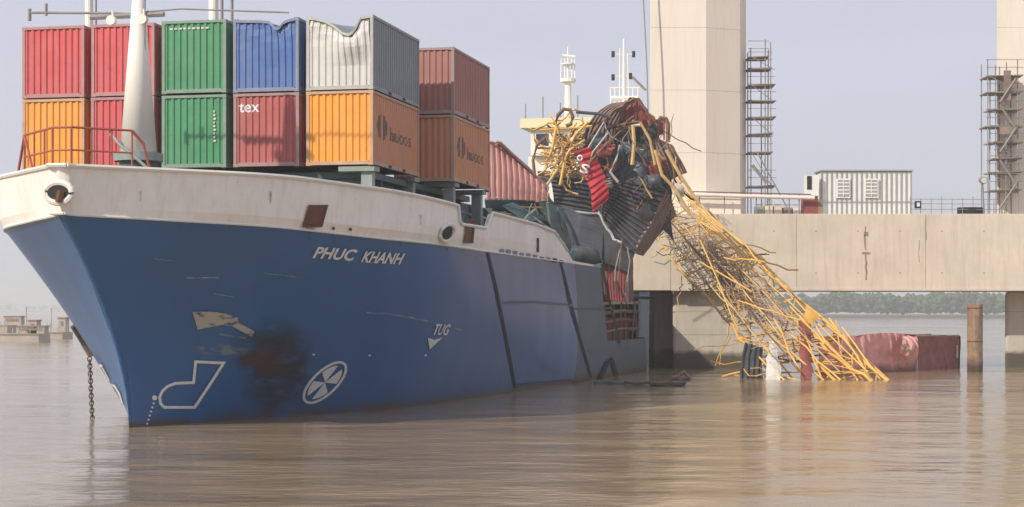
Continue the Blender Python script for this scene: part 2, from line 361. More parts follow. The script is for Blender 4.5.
# flat things laid on the hull plating
def alpha_mat(name, col, amt, scale=2.5, lo=.42, hi=.6):
    m = bpy.data.materials.new(name); m.use_nodes = True; t = m.node_tree; N = t.nodes; L = t.links; b = N['Principled BSDF']
    b.inputs['Base Color'].default_value = (*col, 1); b.inputs['Roughness'].default_value = .6
    at = N.new('ShaderNodeAttribute'); at.attribute_name = 'fade'
    g = N.new('ShaderNodeNewGeometry'); mp = N.new('ShaderNodeMapping'); mp.inputs[3].default_value = (1, .6, 2.2); L.new(g.outputs['Position'], mp.inputs[0])
    n = N.new('ShaderNodeTexNoise'); n.inputs['Scale'].default_value = scale; n.inputs['Detail'].default_value = 10; L.new(mp.outputs[0], n.inputs['Vector'])
    r = N.new('ShaderNodeMapRange'); r.inputs[1].default_value = lo; r.inputs[2].default_value = hi; r.inputs[4].default_value = amt; L.new(n.outputs['Fac'], r.inputs[0])
    x = N.new('ShaderNodeMath'); x.operation = 'MULTIPLY'; L.new(r.outputs[0], x.inputs[0]); L.new(at.outputs['Fac'], x.inputs[1]); L.new(x.outputs[0], b.inputs['Alpha'])
    return m
M['scrape'] = alpha_mat('bare_scrape', (.42, .40, .37), 1, 3, .30, .5)
M['smear'] = alpha_mat('grey_smear', (.30, .32, .35), .6)
M['soot'] = alpha_mat('dark_smudge', (.035, .035, .045), .8, 1.2, .3, .6)
M['redsm'] = alpha_mat('red_rub', (.17, .05, .055), .6, 1.5, .35, .6)
M['faintw'] = alpha_mat('faint_scratch', (.30, .36, .43), .8, 2, .3, .6)
def ribbon(pts, wpx, name, m, closed=False, off=.035, parent=None):
    P2 = [Vector((x, y, 0)) for x, y in pts]; dense = []
    n = len(P2); seg = n if closed else n-1
    for i in range(seg):
        a, b = P2[i], P2[(i+1) % n]; k = max(1, int((b-a).length/6))
        for j in range(k): dense.append(a+(b-a)*j/k)
    if not closed: dense.append(P2[-1])
    n = len(dense); vs = []
    for i, p in enumerate(dense):
        a = dense[(i-1) % n] if (closed or i) else p; b = dense[(i+1) % n] if (closed or i < n-1) else p
        d1 = (p-a); d2 = (b-p); d1 = d1.normalized() if d1.length > 0 else d2.normalized(); d2 = d2.normalized() if d2.length > 0 else d1
        tn = (d1+d2).normalized(); nn = Vector((-tn.y, tn.x, 0)); k = wpx/2/max(.45, abs(nn.dot(Vector((-d2.y, d2.x, 0)))))
        for sgn in (1, -1):
            q = p+nn*k*sgn; vs.append(onhull(q.x, q.y, off))
    mb = MB().add(vs, [(2*i, 2*i+1, (2*i+3) % (2*n), (2*i+2) % (2*n)) for i in range(n if closed else n-1)])
    return sp(mb.build(name, m))
def patch(pts, name, m, off=.03, fade=None):
    """fan of points over the hull, alpha fading out towards the rim when asked"""
    cx = sum(p[0] for p in pts)/len(pts); cy = sum(p[1] for p in pts)/len(pts); rings = 4; n = len(pts); vs = [onhull(cx, cy, off)]
    fa = [1.0]
    for r in range(1, rings+1):
        for x, y in pts: vs.append(onhull(cx+(x-cx)*r/rings, cy+(y-cy)*r/rings, off)); fa.append(1.0 if not fade else max(0, 1-(r/rings)**fade))
    fs = [(0, 1+i, 1+(i+1) % n) for i in range(n)]
    for r in range(rings-1):
        for i in range(n): a = 1+r*n; fs.append((a+i, a+n+i, a+n+(i+1) % n, a+(i+1) % n))
    o = sp(MB().add(vs, fs).build(name, m, recalc=False)); at = o.data.attributes.new('fade', 'FLOAT', 'POINT'); at.data.foreach_set('value', fa); return o
def ell(cx, cy, a, b, n=24, rot=0, jit=0):
    r = []
    for i in range(n):
        q = 6.2832*i/n; k = 1+jit*random.uniform(-1, 1); x, y = a*k*math.cos(q), b*k*math.sin(q)
        r.append((cx+x*math.cos(rot)-y*math.sin(rot), cy+x*math.sin(rot)+y*math.cos(rot)))
    return r
patch(ell(272, 352, 46, 36, jit=.1), 'hull_smudge', 'soot', .022, 2)
patch(ell(274, 376, 40, 42, jit=.08), 'hull_smudge', 'soot', .026, 2)
patch(ell(262, 362, 30, 16, jit=.1), 'hull_rub_mark', 'redsm', .03, 2)
patch([(192, 311), (197, 329), (203, 324), (218, 324), (235, 326), (243, 331), (251, 336), (254, 331), (246, 326), (238, 322), (237, 317), (225, 313), (213, 311)], 'hull_scrape', 'scrape', .04)
patch([(189, 345), (205, 342), (240, 343), (252, 348), (250, 355), (225, 356), (196, 354)], 'hull_scrape', 'smear', .036, 3)
ribbon([(366, 312), (385, 313), (410, 317), (432, 322), (462, 330)], 1.6, 'hull_scratch', 'faintw').data.attributes.new('fade', 'FLOAT', 'POINT')
for o in list(ship.children):
    if o.name.startswith('hull_scratch'): o.data.attributes['fade'].data.foreach_set('value', [1.0]*len(o.data.vertices))
ribbon([(195.1, 361.3), (223.2, 362.5), (208, 386), (194, 407), (178, 407), (163.7, 407), (160, 403.5), (159, 397), (161.5, 391), (167, 386), (175, 382.9), (193, 382.2)], 2.8, 'bulbous_bow_mark', 'mark', True)
patch(ell(154, 397.5, 2.6, 2.6, 10), 'draught_dot', 'mark', .035)
for k in range(6): patch(ell(153-k*1.3, 403+k*4.1, 1.2, 1.0, 8), 'draught_dot', 'mark', .035)
def thr(f): return [(324.3+19.5*math.cos(q)*f+11*math.sin(q)*f*.72, 382-18.5*math.cos(q)*f+11*math.sin(q)*f*.75) for q in [6.2832*i/36 for i in range(36)]]
ribbon(thr(1.0), 2.5, 'thruster_ring', 'mark', True)
for k in range(4):
    q0 = 6.2832*(k/4)+.22; pts = [(324.3, 382)]
    for j in range(7):
        q = q0+j*.17; pts.append((324.3+(19.5*math.cos(q)+7.9*math.sin(q))*.82, 382+(-18.5*math.cos(q)+8.2*math.sin(q))*.82))
    patch(pts, 'thruster_blade', 'mark', .035)
patch([(427, 337), (429, 338), (434, 339.5), (442, 337), (429, 349)], 'tug_arrow', 'mark', .035)
for x, y in ((313, 354), (369, 355), (425, 355)): patch(ell(x, y, 1.5, 1, 8), 'hull_dot', 'mark', .035)
for pts in ([(487, 252), (495, 285), (505, 335), (515, 388)], [(560, 262), (569, 298), (580, 340), (591, 378)], [(601, 264), (608, 298), (619, 343)]):
    ribbon(pts, 2.4, 'buckled_seam', 'dark', off=.04)
ribbon([(504, 303), (530, 302), (556, 304), (572, 305)], 2.2, 'rubbing_strake', 'hullaft', off=.06)
ribbon([(514, 386), (545, 383), (590, 379)], 2.4, 'rubbing_strake', 'hullaft', off=.06)
ribbon([(574, 309), (612, 308)], 1.6, 'rubbing_strake', 'teal', off=.05); ribbon([(588, 350), (622, 345)], 2, 'rubbing_strake', 'hullaft', off=.08)
ribbon([(598, 380), (606, 362), (610, 359), (613, 368), (618, 384)], 3.2, 'hull_bracket', 'dark', off=.10)
for k in range(10):                       # scraped notches where the white meets the blue
    x = 499+k*6.6; ribbon([(x, 250+k*1.25), (x+4.2, 250.8+k*1.25)], 4.4 if k % 3 else 3, 'paint_tear', 'hull' if k < 8 else 'dark', off=.05)
SIDE = -1
ribbon([(100, 364), (103, 366)], 2.6, 'starboard_mark', 'mark')
ribbon([(103, 367), (110, 380)], 1.0, 'starboard_mark', 'mark')
ribbon([(112, 384), (115, 385), (120, 393), (123, 403)], 1.8, 'starboard_mark', 'mark')
ribbon([(112, 385), (116, 397), (122, 407)], 1.2, 'starboard_mark', 'mark')
SIDE = 1
# lettering on the plating
def text_mesh(s, bold=.0, shear=0.0):
    cu = bpy.data.curves.new('t', 'FONT'); cu.body = s; cu.offset = bold; cu.shear = shear; cu.resolution_u = 4
    o = bpy.data.objects.new('t', cu); C.objects.link(o); bpy.context.view_layer.update()
    me = bpy.data.meshes.new_from_object(o.evaluated_get(bpy.context.evaluated_depsgraph_get())); bpy.data.objects.remove(o)
    xs = [v.co.x for v in me.vertices]; ys = [v.co.y for v in me.vertices]; x0, x1 = min(xs), max(xs); y0, y1 = min(ys), max(ys)
    return me, lambda c: ((c.x-x0)/(x1-x0), (c.y-y0)/(y1-y0)), (x1-x0)/(y1-y0)
def hull_text(s, bl, br, h, lean, name, bold=.03):
    me, uv, _ = text_mesh(s, bold)
    for v in me.vertices:
        u, q = uv(v.co); x = bl[0]+(br[0]-bl[0])*u+lean*q; y = bl[1]+(br[1]-bl[1])*u-h*q; v.co = onhull(x, y, .04)
    me.materials.append(M['mark']); return sp(link(name, me))
hull_text('PHUC', (311.5, 257.5), (351.5, 260.5), 11.5, 6, 'ship_name'); hull_text('KHANH', (360, 261.5), (399, 264), 11, 5.5, 'ship_name')
hull_text('TUG', (431, 334.5), (446, 335), 11, 4.5, 'tug_lettering', .02)
# fairleads: oval hole, white lip
def fairlead(cx, cy, a, b, rot, m='dark', lip=True, square=False):
    if square:
        q = [(cx-a, cy+b), (cx+a*.55, cy+b), (cx+a, cy-b), (cx-a*.5, cy-b)]
        o = patch(q, 'fairlead_opening', m, .03)
        ribbon(q, 1.6, 'fairlead_rim', 'rusty', True, off=.06)
        return
    patch(ell(cx, cy, a, b, 18, rot), 'fairlead_opening', m, .04)
    s, z = inv(cx, cy); pts = [onhull(x, y, .08) for x, y in ell(cx, cy, a*1.15, b*1.15, 18, rot)]; sp(MB().tube(pts+[pts[0]], .07).build('fairlead_rim', 'trim'))
fairlead(314, 215.5, 12, 10, 0, 'rusty', square=True); fairlead(445.5, 232.5, 5.5, 7.5, .5); fairlead(468.5, 231, 5, 11, 0, 'rusty', square=True)
patch([(304, 225), (316, 225), (311, 240), (307, 241)], 'rust_run', 'redsm', .03, 3)
patch([(536, 238), (538.5, 238), (538.5, 252), (536, 252)], 'scupper_slot', 'dark', .03)
for x, y in ((333, 228), (350, 229), (12, 205)):
    if x > 100: patch(ell(x, y, 1.6, 1.6, 8), 'scupper', 'rusty', .03)
random.seed(31)
for k in range(7):
    x = random.uniform(150, 470); y = random.uniform(240, 400); ribbon([(x, y), (x+random.uniform(10, 40), y+random.uniform(-1, 4))], random.uniform(.7, 1.6), 'fender_scratch', 'faintw').data.attributes.new('fade', 'FLOAT', 'POINT')
for x, y, h_ in ((333, 231, 12), (350, 232, 10), (463, 243, 9), (446, 240, 12), (230, 222, 7), (180, 222, 6), (400, 240, 7), (420, 214, 12), (270, 190, 14), (140, 190, 12)):
    patch([(x-1.6, y), (x+1.6, y), (x+.7, y+h_), (x-.7, y+h_)], 'rust_run', 'redsm', .035, 3)
for o in list(ship.children):
    if o.name.startswith('fender_scratch'): o.data.attributes['fade'].data.foreach_set('value', [1.0]*len(o.data.vertices))
# bow fairlead on the nose
cn = hp(s0(7.3), 7.3, 1)*.5+hp(s0(7.3), 7.3, -1)*.5-AX*.36+PT*.12
mb = MB(); ring = [cn-AX*.12+PT*(.42*math.cos(q))+Vector((0, 0, .30*math.sin(q))) for q in [6.2832*i/20 for i in range(21)]]
mb.tube(ring, .10, 8); sp(mb.build('bow_fairlead', 'trim'))
sp(MB().add([p-AX*.06+(cn-p)*0 for p in ring[:20]], [tuple(range(20))]).build('bow_fairlead_opening', 'dark'))
sp(MB().tube([cn-AX*.22+PT*.05-Vector((0, 0, .3)), cn-AX*.20+PT*.12+Vector((0, 0, .05))], .12).build('fairlead_roller', 'rusty'))
# starboard anchor shank on the flare and bulb mark
def hs(t, z, off=.05): return hp(t+s0(z), z, -1, off)
# foremast with platform and yard
fm = O+AX*.62-PT*.02
mb = MB().tube([fm+Vector((0, 0, 8.95)), fm+Vector((0, 0, 14.6)), fm+Vector((0, 0, 20))], .62, 20); mb.v = []; mb.f = []
mb.tube([fm+Vector((0, 0, z)) for z in (8.98, 15.0)], .60, 24, .13); sp(mb.build('foremast', 'mast', smooth=True))
sp(MB().tube([fm+Vector((0, 0, 8.70)), fm+Vector((0, 0, 8.97))], .80, 24).build('mast_platform', 'tealp'))
sp(MB().tube([fm+Vector((0, 0, 6.9)), fm+Vector((0, 0, 8.7))], .62, 20).build('mast_pedestal', 'teal'))
yard = Vector((0, 0, 13.62))
mb = MB().tube([fm+yard-PT*3.9+Vector((0, 0, .12)), fm+yard-PT*.9, fm+yard+PT*.2-Vector((0, 0, .1))], .045).tube([fm+yard-PT*1.7-Vector((0, 0, .12)), fm+yard+PT*.9-Vector((0, 0, .1))], .09)
mb.tube([fm+yard-PT*3.9-Vector((0, 0, .15)), fm+yard-PT*3.9+Vector((0, 0, .25))], .06).tube([fm+yard-PT*3.3, fm+yard-PT*3.3+Vector((0, 0, .4))], .05)
mb.tube([fm+yard+PT*.2, fm+yard+PT*1.5+Vector((0, 0, .05)), fm+yard+PT*5.2-Vector((0, 0, .2))], .03)
yo = sp(mb.build('mast_yard', 'steel'))
for dx in (-.75, .35): 
    q = fm+PT*dx-AX*.35+Vector((0, 0, 13.3)); mb = MB().tube([q, q-AX*.18], .16, 12).tube([q+Vector((0, 0, .1)), q+Vector((0, 0, .35))], .04); sp(mb.build('deck_floodlight', 'trim'))
mb = MB(); mb.tube([fm+PT*.30-AX*.2+Vector((0, 0, 9)), fm+PT*.27-AX*.1+Vector((0, 0, 14))], .03); sp(mb.build('mast_conduit', 'steel'))
mb = MB().tube([fm-PT*1.0+Vector((0, 0, 9.6)), fm-PT*.7-AX*.5+Vector((0, 0, 9.55)), fm-PT*.35-AX*.7+Vector((0, 0, 9.2)), fm-AX*.8+PT*.1+Vector((0, 0, 8.9)), fm-AX*.8+PT*.8+Vector((0, 0, 8.3))], .05); sp(mb.build('guard_hoop', 'tealp'))
# red bow rail
def br(t, side, z): return hp(t-4.95, 8.1, side, -.1)+Vector((0, 0, z-8.1))
path = [(2.0, -1), (1.3, -1), (.6, -1), (.05, -1), (.05, 1), (.5, 1), (.95, 1), (1.4, 1)]
rr = []
for t, sd in path: rr.append((t, sd))
for z in (8.6, 9.28):
    q = [br(t, sd, z) for t, sd in rr]
    sp(MB().tube(q, .03 if z < 9 else .038).build('bow_rail', 'railred'))
for t, sd in rr: sp(MB().tube([br(t, sd, 8.1), br(t, sd, 9.28)], .03).build('bow_rail_post', 'railred'))
sp(MB().tube([br(2.5, -1, 8.12), br(2.0, -1, 9.28), br(1.4, -1, 8.12)], .045).build('rail_brace', 'railred'))
sp(MB().tube([br(1.4, 1, 9.28), br(1.65, 1, 8.9), br(1.8, 1, 8.12)], .045).build('rail_brace', 'railred'))
for s_, b_ in ((2.4, 2.2), (2.4, -2.0), (8.0, 6.8)):     # mooring bollards on the forecastle
    mb = MB()
    for k in (-.35, .35): q = O+AX*(s_+k)+PT*b_; mb.tube([q+Vector((0, 0, 6.95)), q+Vector((0, 0, 7.7))], .17, 12)
    sp(mb.build('mooring_bollard', 'teal'))
# derrick posts amidships, far behind the containers
for px, wdt, m_ in ((213.5, .16, 'mast'), (232, .05, 'steel'), (222, .05, 'steel')):
    Zp = 96; b0 = P(px, 310, Zp); s_ = (b0-O).dot(AX)
    sp(MB().tube([Vector((b0.x, b0.y, 6)), Vector((b0.x, b0.y, 22.5))], wdt*1.6, 12).build('derrick_post', m_))
b0 = P(89, 310, 88); sp(MB().tube([Vector((b0.x, b0.y, 6)), Vector((b0.x, b0.y, 21))], .2, 12).build('derrick_post', 'mast')); b0 = P(96, 310, 88); sp(MB().tube([Vector((b0.x, b0.y, 6)), Vector((b0.x, b0.y, 21))], .05, 8).build('derrick_post', 'steel'))
# superstructure aft
def lb(s, b, z): return O+AX*s+PT*b+Vector((0, 0, z))
su = sp(local_box(76, 90, -2.9, 5.5, 9.0, 15.2).build('deckhouse', 'crwhite'))
sp(local_box(75.9, 90.2, -4.5, 5.3, 1.7, 8.99).build('shadowed_deckhouse', 'teal'))  # dark teal paints in the shadow over the deckhouse's lower part
def sub(o, par): o.parent = par; return o
wh = sp(local_box(75.4, 84, -2.6, 6.2, 15.21, 17.2).build('wheelhouse', 'crwhite'))
rf = sp(local_box(74.9, 84.5, -3.3, 6.8, 17.21, 17.9).build('wheelhouse_roof', 'cream'))
for par, zz, nn in ((wh, 15.9, 6), (su, 13.2, 5), (su, 11, 5)):
    for k in range(nn):
        b = -2.2+k*1.4; q = local_box(75.38 if par is wh else 75.98, 75.5 if par is wh else 76.1, b, b+.95, zz, zz+.9).build('window', 'glass'); q.parent = par; q.location = -Vector((0, 0, 0))
for k in range(4): sp(MB().tube([lb(75, -2.9+k*1.3, 17.8), lb(75, -2.9+k*1.3, 19.0+.5*(k % 2))], .05).build('whip_aerial', 'steel'))
# radar masts
def mastfig(px, ztop_, name):
    q = P(px, 310, 140); x, y = q.x, q.y
    V = lambda dx, z: Vector((x+dx, y, z))
    return V
V = mastfig(568, 0, '')
mb = MB().tube([V(0, 17.5), V(0, 19.5), V(0, 21.8)], .34, 10, .24)
mb.tube([V(0, 21.55), V(0, 21.8)], .62, 16).tube([V(0, 22.9), V(0, 23.0)], .5, 14).tube([V(0, 21.8), V(0, 24.3)], .1, 8, .05)
for k in (-.55, -.25, .3, .55): mb.tube([V(k, 21.7), V(k*.95, 23.4)], .05)
mb.tube([V(-.45, 23.6), V(.55, 23.5)], .13).tube([V(-.4, 22.4), V(.4, 22.4)], .05)
sp(tag(mb.build('radar_mast', 'mast'), kind='stuff'))
V = mastfig(624, 0, '')
mb = MB().tube([V(0, 17.5), V(0, 24.9)], .16, 8, .09).tube([V(-1.0, 20.3), V(1.1, 20.3)], .18).tube([V(-1.1, 21.1), V(1.2, 21.1)], .06)
for k in (-1.05, -.7, -.35, .35, .7, 1.1): mb.tube([V(k, 19.2), V(k, 21.1)], .05)
for z in (22, 23.7): mb.tube([V(-.85, z), V(.8, z)], .04)
mb.tube([V(-.35, 21), V(-.3, 24.2)], .05).tube([V(.35, 21), V(.3, 23.8)], .05); sp(mb.build('signal_mast', 'mast'))
for k, z in ((-.85, 23.7), (.75, 23.7), (-.85, 21.9), (.5, 22.0)): sp(MB().tube([V(k, z-.22), V(k, z+.25)], .13, 8).build('signal_lamp', 'dark'))
sp(MB().tube([V(.6, 22), V(1.7, 20.9)], .11).build('mast_derrick', 'steel'))

# ------------------------------------------------------------------ corrugated walls and containers
def ribs(u, p, depth):
    """trapezoid corrugation profile, 0 on the crest, -depth in the trough"""
    f = (u/p) % 1.0
    if f < .34: return 0
    if f < .5: return -depth*(f-.34)/.16
    if f < .84: return -depth
    return -depth*(1-(f-.84)/.16)
def rib_breaks(L_, p):
    r = [0, L_]; k = 0
    while k*p < L_:
        for f in (0, .34, .5, .84):
            if 0 < (k+f)*p < L_: r.append((k+f)*p)
        k += 1
    return sorted(set(r))
def corr_wall(length, z0, z1, p, depth, frame, rows=1, bend=None):
    """frame(u, z, d) -> point, d = outward distance"""
    us = rib_breaks(length, p); vs = []; nr = rows+1
    for u in us:
        for j in range(nr):
            z = z0+(z1-z0)*j/rows; d = ribs(u, p, depth); uu, zz, dd = u, z, d
            if bend: uu, zz, dd = bend(u, z, d)
            vs.append(frame(uu, zz, dd))
    return MB().add(vs, [(i*nr+j, (i+1)*nr+j, (i+1)*nr+j+1, i*nr+j+1) for i in range(len(us)-1) for j in range(rows)])
W_, L_, H_ = 2.438, 6.058, 2.591
def wall_text(par, s, frame, u0, z0, wid, hgt, p, depth, m, name):
    me, uv, _ = text_mesh(s, .012)
    for v in me.vertices: a, b = uv(v.co); v.co = Vector((u0+a*wid, z0+b*hgt, 0))
    bm = bmesh.new(); bm.from_mesh(me)
    for u in rib_breaks(8, p):
        if u0 < u < u0+wid: bmesh.ops.bisect_plane(bm, geom=bm.verts[:]+bm.edges[:]+bm.faces[:], plane_co=(u, 0, 0), plane_no=(1, 0, 0))
    for v in bm.verts: v.co = frame(v.co.x, v.co.y, ribs(v.co.x, p, depth)+.008)
    bm.to_mesh(me); bm.free(); me.materials.append(m); return link(name, me, par)
def container(b, s, z, col, side, label, bend=None, top=None, text=None, sidelogo=False, top_marks=False, grp='shipping containers stacked on the foredeck', tilt=0, door_marks=False):
    """corner of the front face at (axis offset b, station s); local x to port, y aft"""
    t = thing('shipping_container', label, 'shipping container', O+AX*s+PT*(b+W_/2)+AX*(L_/2)+Vector((0, 0, z)), RZ+R(tilt), grp)
    cm, fm_ = M['c_'+col], M['f_'+col]; sm = M['c_'+side]; fs_ = M['f_'+side]
    X0, X1, Y0, Y1 = -W_/2, W_/2, -L_/2, L_/2; e = .11
    tp = top or (lambda u: 0.0)
    # front end wall, corrugated
    fr = lambda u, zz, dd: Vector((X0+e+u, Y0+.035-dd, zz))
    def bd(u, zz, dd):
        if bend: return bend(u, zz, dd)
        return u, zz, dd
    wl = corr_wall(W_-2*e, .14, H_-.11, .247, .045, fr, 10 if bend else 1, bd)
    wl.build('front_wall', cm, t)
    # side walls
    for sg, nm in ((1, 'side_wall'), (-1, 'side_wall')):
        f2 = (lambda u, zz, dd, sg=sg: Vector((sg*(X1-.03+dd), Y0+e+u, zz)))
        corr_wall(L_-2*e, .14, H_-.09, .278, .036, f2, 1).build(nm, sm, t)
    corr_wall(W_-2*e, .14, H_-.11, .3, .03, lambda u, zz, dd: Vector((X0+e+u, Y1-.035+dd, zz)), 1).build('end_doors', sm, t)
    # roof sheet with shallow ribs, floor
    nu = 12; vs = []
    for i in range(nu+1):
        for j in range(23):
            x = X0+.06+(W_-.12)*i/nu; y = Y0+.06+(L_-.12)*j/22
            dz = tp((x-X0))*max(0, 1-(j/22)/.35) if top else 0
            vs.append((x, y, H_-.03-.012*(j % 2)+dz))
    MB().add(vs, [(i*23+j, (i+1)*23+j, (i+1)*23+j+1, i*23+j+1) for i in range(nu) for j in range(22)]).build('roof', sm, t)
    MB().box(X0+.06, X1-.06, Y0+.06, Y1-.06, .1, .13).build('floor', 'dark', t)
    # corner posts with cast fittings at both ends
    for x, y in ((X0, Y0), (X1, Y0), (X0, Y1), (X1, Y1)):
        sx = 1 if x < 0 else -1; sy = 1 if y < 0 else -1; mb = MB()
        mb.box(*sorted((x+sx*.006, x+sx*.115)), *sorted((y+sy*.006, y+sy*.12)), .118, H_-.118)
        for z0 in (0, H_-.118): mb.box(*sorted((x, x+sx*.178)), *sorted((y, y+sy*.162)), z0, z0+.118)
        mb.build('corner_post', fm_ if (y < 0) else fs_, t)
    # rails
    vs = []; n = 16
    for i in range(n+1):
        u = .17+(W_-.34)*i/n; dz = tp(u)
        for dy, dz2 in ((0.004, -.10), (.004, -.004), (.07, -.004), (.07, -.10)): vs.append((X0+u, Y0+dy-(abs(dz)*.25), H_+dz2+dz))
    MB().add(vs, [(4*i+k, 4*i+(k+1) % 4, 4*i+4+(k+1) % 4, 4*i+4+k) for i in range(n) for k in range(4)]).build('top_rail', fm_, t)
    MB().box(X0+.17, X1-.17, Y0+.004, Y0+.08, .018, .15).build('bottom_rail', fm_, t)
    for sg in (-1, 1):
        a, b_ = sorted((sg*(X1-.004), sg*(X1-.07)))
        MB().box(a, b_, Y0+.16, Y1-.16, H_-.10, H_-.006).build('side_top_rail', fs_, t); MB().box(a, b_, Y0+.16, Y1-.16, .02, .16).build('side_bottom_rail', fs_, t)
        for yy in (-.9, .9):      # forklift pockets
            a2, b2 = sorted((sg*(X1-.002), sg*(X1+.004))); MB().box(a2, b2, yy-.18, yy+.18, .04, .14).build('fork_pocket', 'dark', t)
    # lashing shadow gap socket feet
    mb = MB()
    for x in (X0+.09, X1-.09):
        for y in (Y0+.09, Y1-.09): mb.box(x-.05, x+.05, y-.05, y+.05, -.032, 0)
    mb.build('twist_lock', 'rusty', t)
    if text: wall_text(t, text, fr, .08, 1.93, .78, .33, .247, .045, M['mark'], 'lettering')
    if door_marks:
        for k in range(9): MB().box(X0+1.95, X0+2.0+.02*(k % 3), Y0+.026, Y0+.033, 1.95-k*.13, 2.03-k*.13).build('paint_mark', 'code', t)
    if top_marks:
        for k in range(9): MB().box(X0+.3+k*.17, X0+.41+k*.17, Y0+.027, Y0+.033, 2.28, 2.34).build('paint_mark', 'code', t)
    if sidelogo:
        f2 = lambda u, zz, dd: Vector((X1-.03+dd, Y0+e+u, zz))
        lm = M['logo']; pts = []
        bm = bmesh.new()
        for (cu_, w2, h2, z_) in ((1.15, .62, .46, 1.42),):
            for q0, q1 in ((1.75, 4.53), (-1.39, 1.39)):
                vv = [bm.verts.new((cu_+w2*math.cos(q0+(q1-q0)*i/12)*(1 if h2 else 1), z_+h2*math.sin(q0+(q1-q0)*i/12), 0)) for i in range(13)]; bm.faces.new(vv)
        for u in rib_breaks(3, .278):
            if .2 < u < 2.4: bmesh.ops.bisect_plane(bm, geom=bm.verts[:]+bm.edges[:]+bm.faces[:], plane_co=(u, 0, 0), plane_no=(1, 0, 0))
        for v in bm.verts: v.co = f2(v.co.x, v.co.y, ribs(v.co.x, .278, .036)+.008)
        me = bpy.data.meshes.new('logo'); bm.to_mesh(me); bm.free(); me.materials.append(lm); link('logo', me, t)
        wall_text(t, 'hucos', f2, 2.1, 1.02, 2.8, .50, .278, .036, lm, 'lettering')
    return t
M['code'] = mat('faded_code_paint', (.62, .56, .52), .6, .2, 5)
M['logo'] = mat('faded_logo_paint', (.17, .095, .085), .6, .3, 3)
pb = 2.71; b00 = 6.58-W_-4*pb
ZC = 8.86
def dent(prof, push, fold):
    """crushed top: columns shorten by prof(u), sheet bulges outwards near the crease"""
    def f(u, z, d):
        k = max(0, (z-1.0)/(H_-1.1)); k2 = k*k
        dz = prof(u)*k2
        w_ = math.sin(math.pi*min(1, max(0, (z-.9)/1.6)))
        return u+.06*math.sin(z*3+u*2)*k2*fold-.10*fold*k2*math.exp(-((u-1.5)/.6)**2), z+dz+.015*math.sin(u*9)*k2, d+push*w_*math.exp(-((u-1.55)/.55)**2)+.05*fold*math.sin(z*9+u*4)*k2
    return f
def prof_blue(u): return interp([(0, 0), (.3, -.03), (.9, -.05), (1.35, -.10), (1.62, -.36), (1.74, -.33), (1.84, -.16), (2.05, -.06), (2.44, 0)], u)
def prof_white(u): return interp([(0, 0), (.25, -.02), (.7, -.14), (1.05, -.34), (1.4, -.62), (1.68, -.66), (1.84, -.44), (1.98, -.06), (2.44, 0)], u)
cols = [('red', 'orange'), ('red', 'red'), ('green', 'green'), ('blue', 'tex'), ('white', 'orange')]
lab = [('red container at the far left end of the upper tier, above an orange one', 'orange container at the far left end of the lower tier behind the bow rail'),
       ('red container of the upper tier behind the top of the white mast', 'red container of the lower tier behind the foot of the white mast'),
       ('green container in the upper tier, the top one of the green pair', 'green container in the lower tier with small white marks down its right edge'),
       ('blue container with its top edge dented near the right corner', 'dull red container lettered tex, under the dented blue one'),
       ('grey white container with crushed front top, right end of the front row', 'orange container with dark side logo, under the crushed grey white one')]
for i in range(5):
    for k in (1, 0):
        cname = cols[i][1-k]; kw = {}
        side = cname
        if i == 4: side = 'shadegrey' if k else 'shadeor'
        if (i, k) == (3, 1): kw = dict(bend=dent(prof_blue, .05, .5), top=prof_blue)
        if (i, k) == (4, 1): kw = dict(bend=dent(prof_white, .28, 1.0), top=prof_white)
        if (i, k) == (3, 0): kw = dict(text='tex')
        if (i, k) == (2, 1): kw = dict(top_marks=True)
        if (i, k) == (4, 0): kw = dict(sidelogo=True)
        if (i, k) == (2, 0): kw = dict(door_marks=True)
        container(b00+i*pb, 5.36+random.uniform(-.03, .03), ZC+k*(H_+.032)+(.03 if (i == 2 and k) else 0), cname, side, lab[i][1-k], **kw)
container(7.5-W_, 13.1, ZC-.05, 'shadeor', 'shadeor', 'orange container with dark side logo, under the maroon one', sidelogo=True)
container(7.5-W_, 13.1, ZC-.05+H_+.032, 'maroon', 'maroon', 'maroon container on top of the second stack from the bow')

# ------------------------------------------------------------------ crumpled sheets
def sheet(corners, nrib, amp, crumple, bulge, seed, along='v', nu=None, nv=14, nfreq=.7, shape=None):
    """corrugated sheet spanned between four corners TL, TR, BR, BL; ribs run along v (TL->BL) or along u"""
    TL, TR, BR, BL = [Vector(c) for c in corners]; nrm = (TR-TL).cross(BL-TL).normalized()
    if nrm.y > 0: nrm = -nrm
    R_ = max(1, nrib)*4; A, B = (R_, nv) if along == 'v' else (nv, R_); vs = []
    for i in range(A+1):
        for j in range(B+1):
            u, v = i/A, j/B
            p = (TL*(1-u)+TR*u)*(1-v)+(BL*(1-u)+BR*u)*v
            k = i if along == 'v' else j
            d = amp*(1 if k % 4 in (0, 1) else -1) if nrib else 0
            q = Vector((p.x*nfreq+seed*7.3, p.y*nfreq, p.z*nfreq))
            e = noise.noise_vector(q)*crumple+noise.noise_vector(q*2.7)*crumple*.45
            p = p+nrm*(d+bulge*math.sin(math.pi*u)*math.sin(math.pi*v))+e
            if shape: p = shape(u, v, p)
            vs.append(p)
    mb = MB().add(vs, [(i*(B+1)+j, (i+1)*(B+1)+j, (i+1)*(B+1)+j+1, i*(B+1)+j+1) for i in range(A) for j in range(B)])
    return mb
def thick(o, th=.03):
    m = o.modifiers.new('t', 'SOLIDIFY'); m.thickness = th; return o
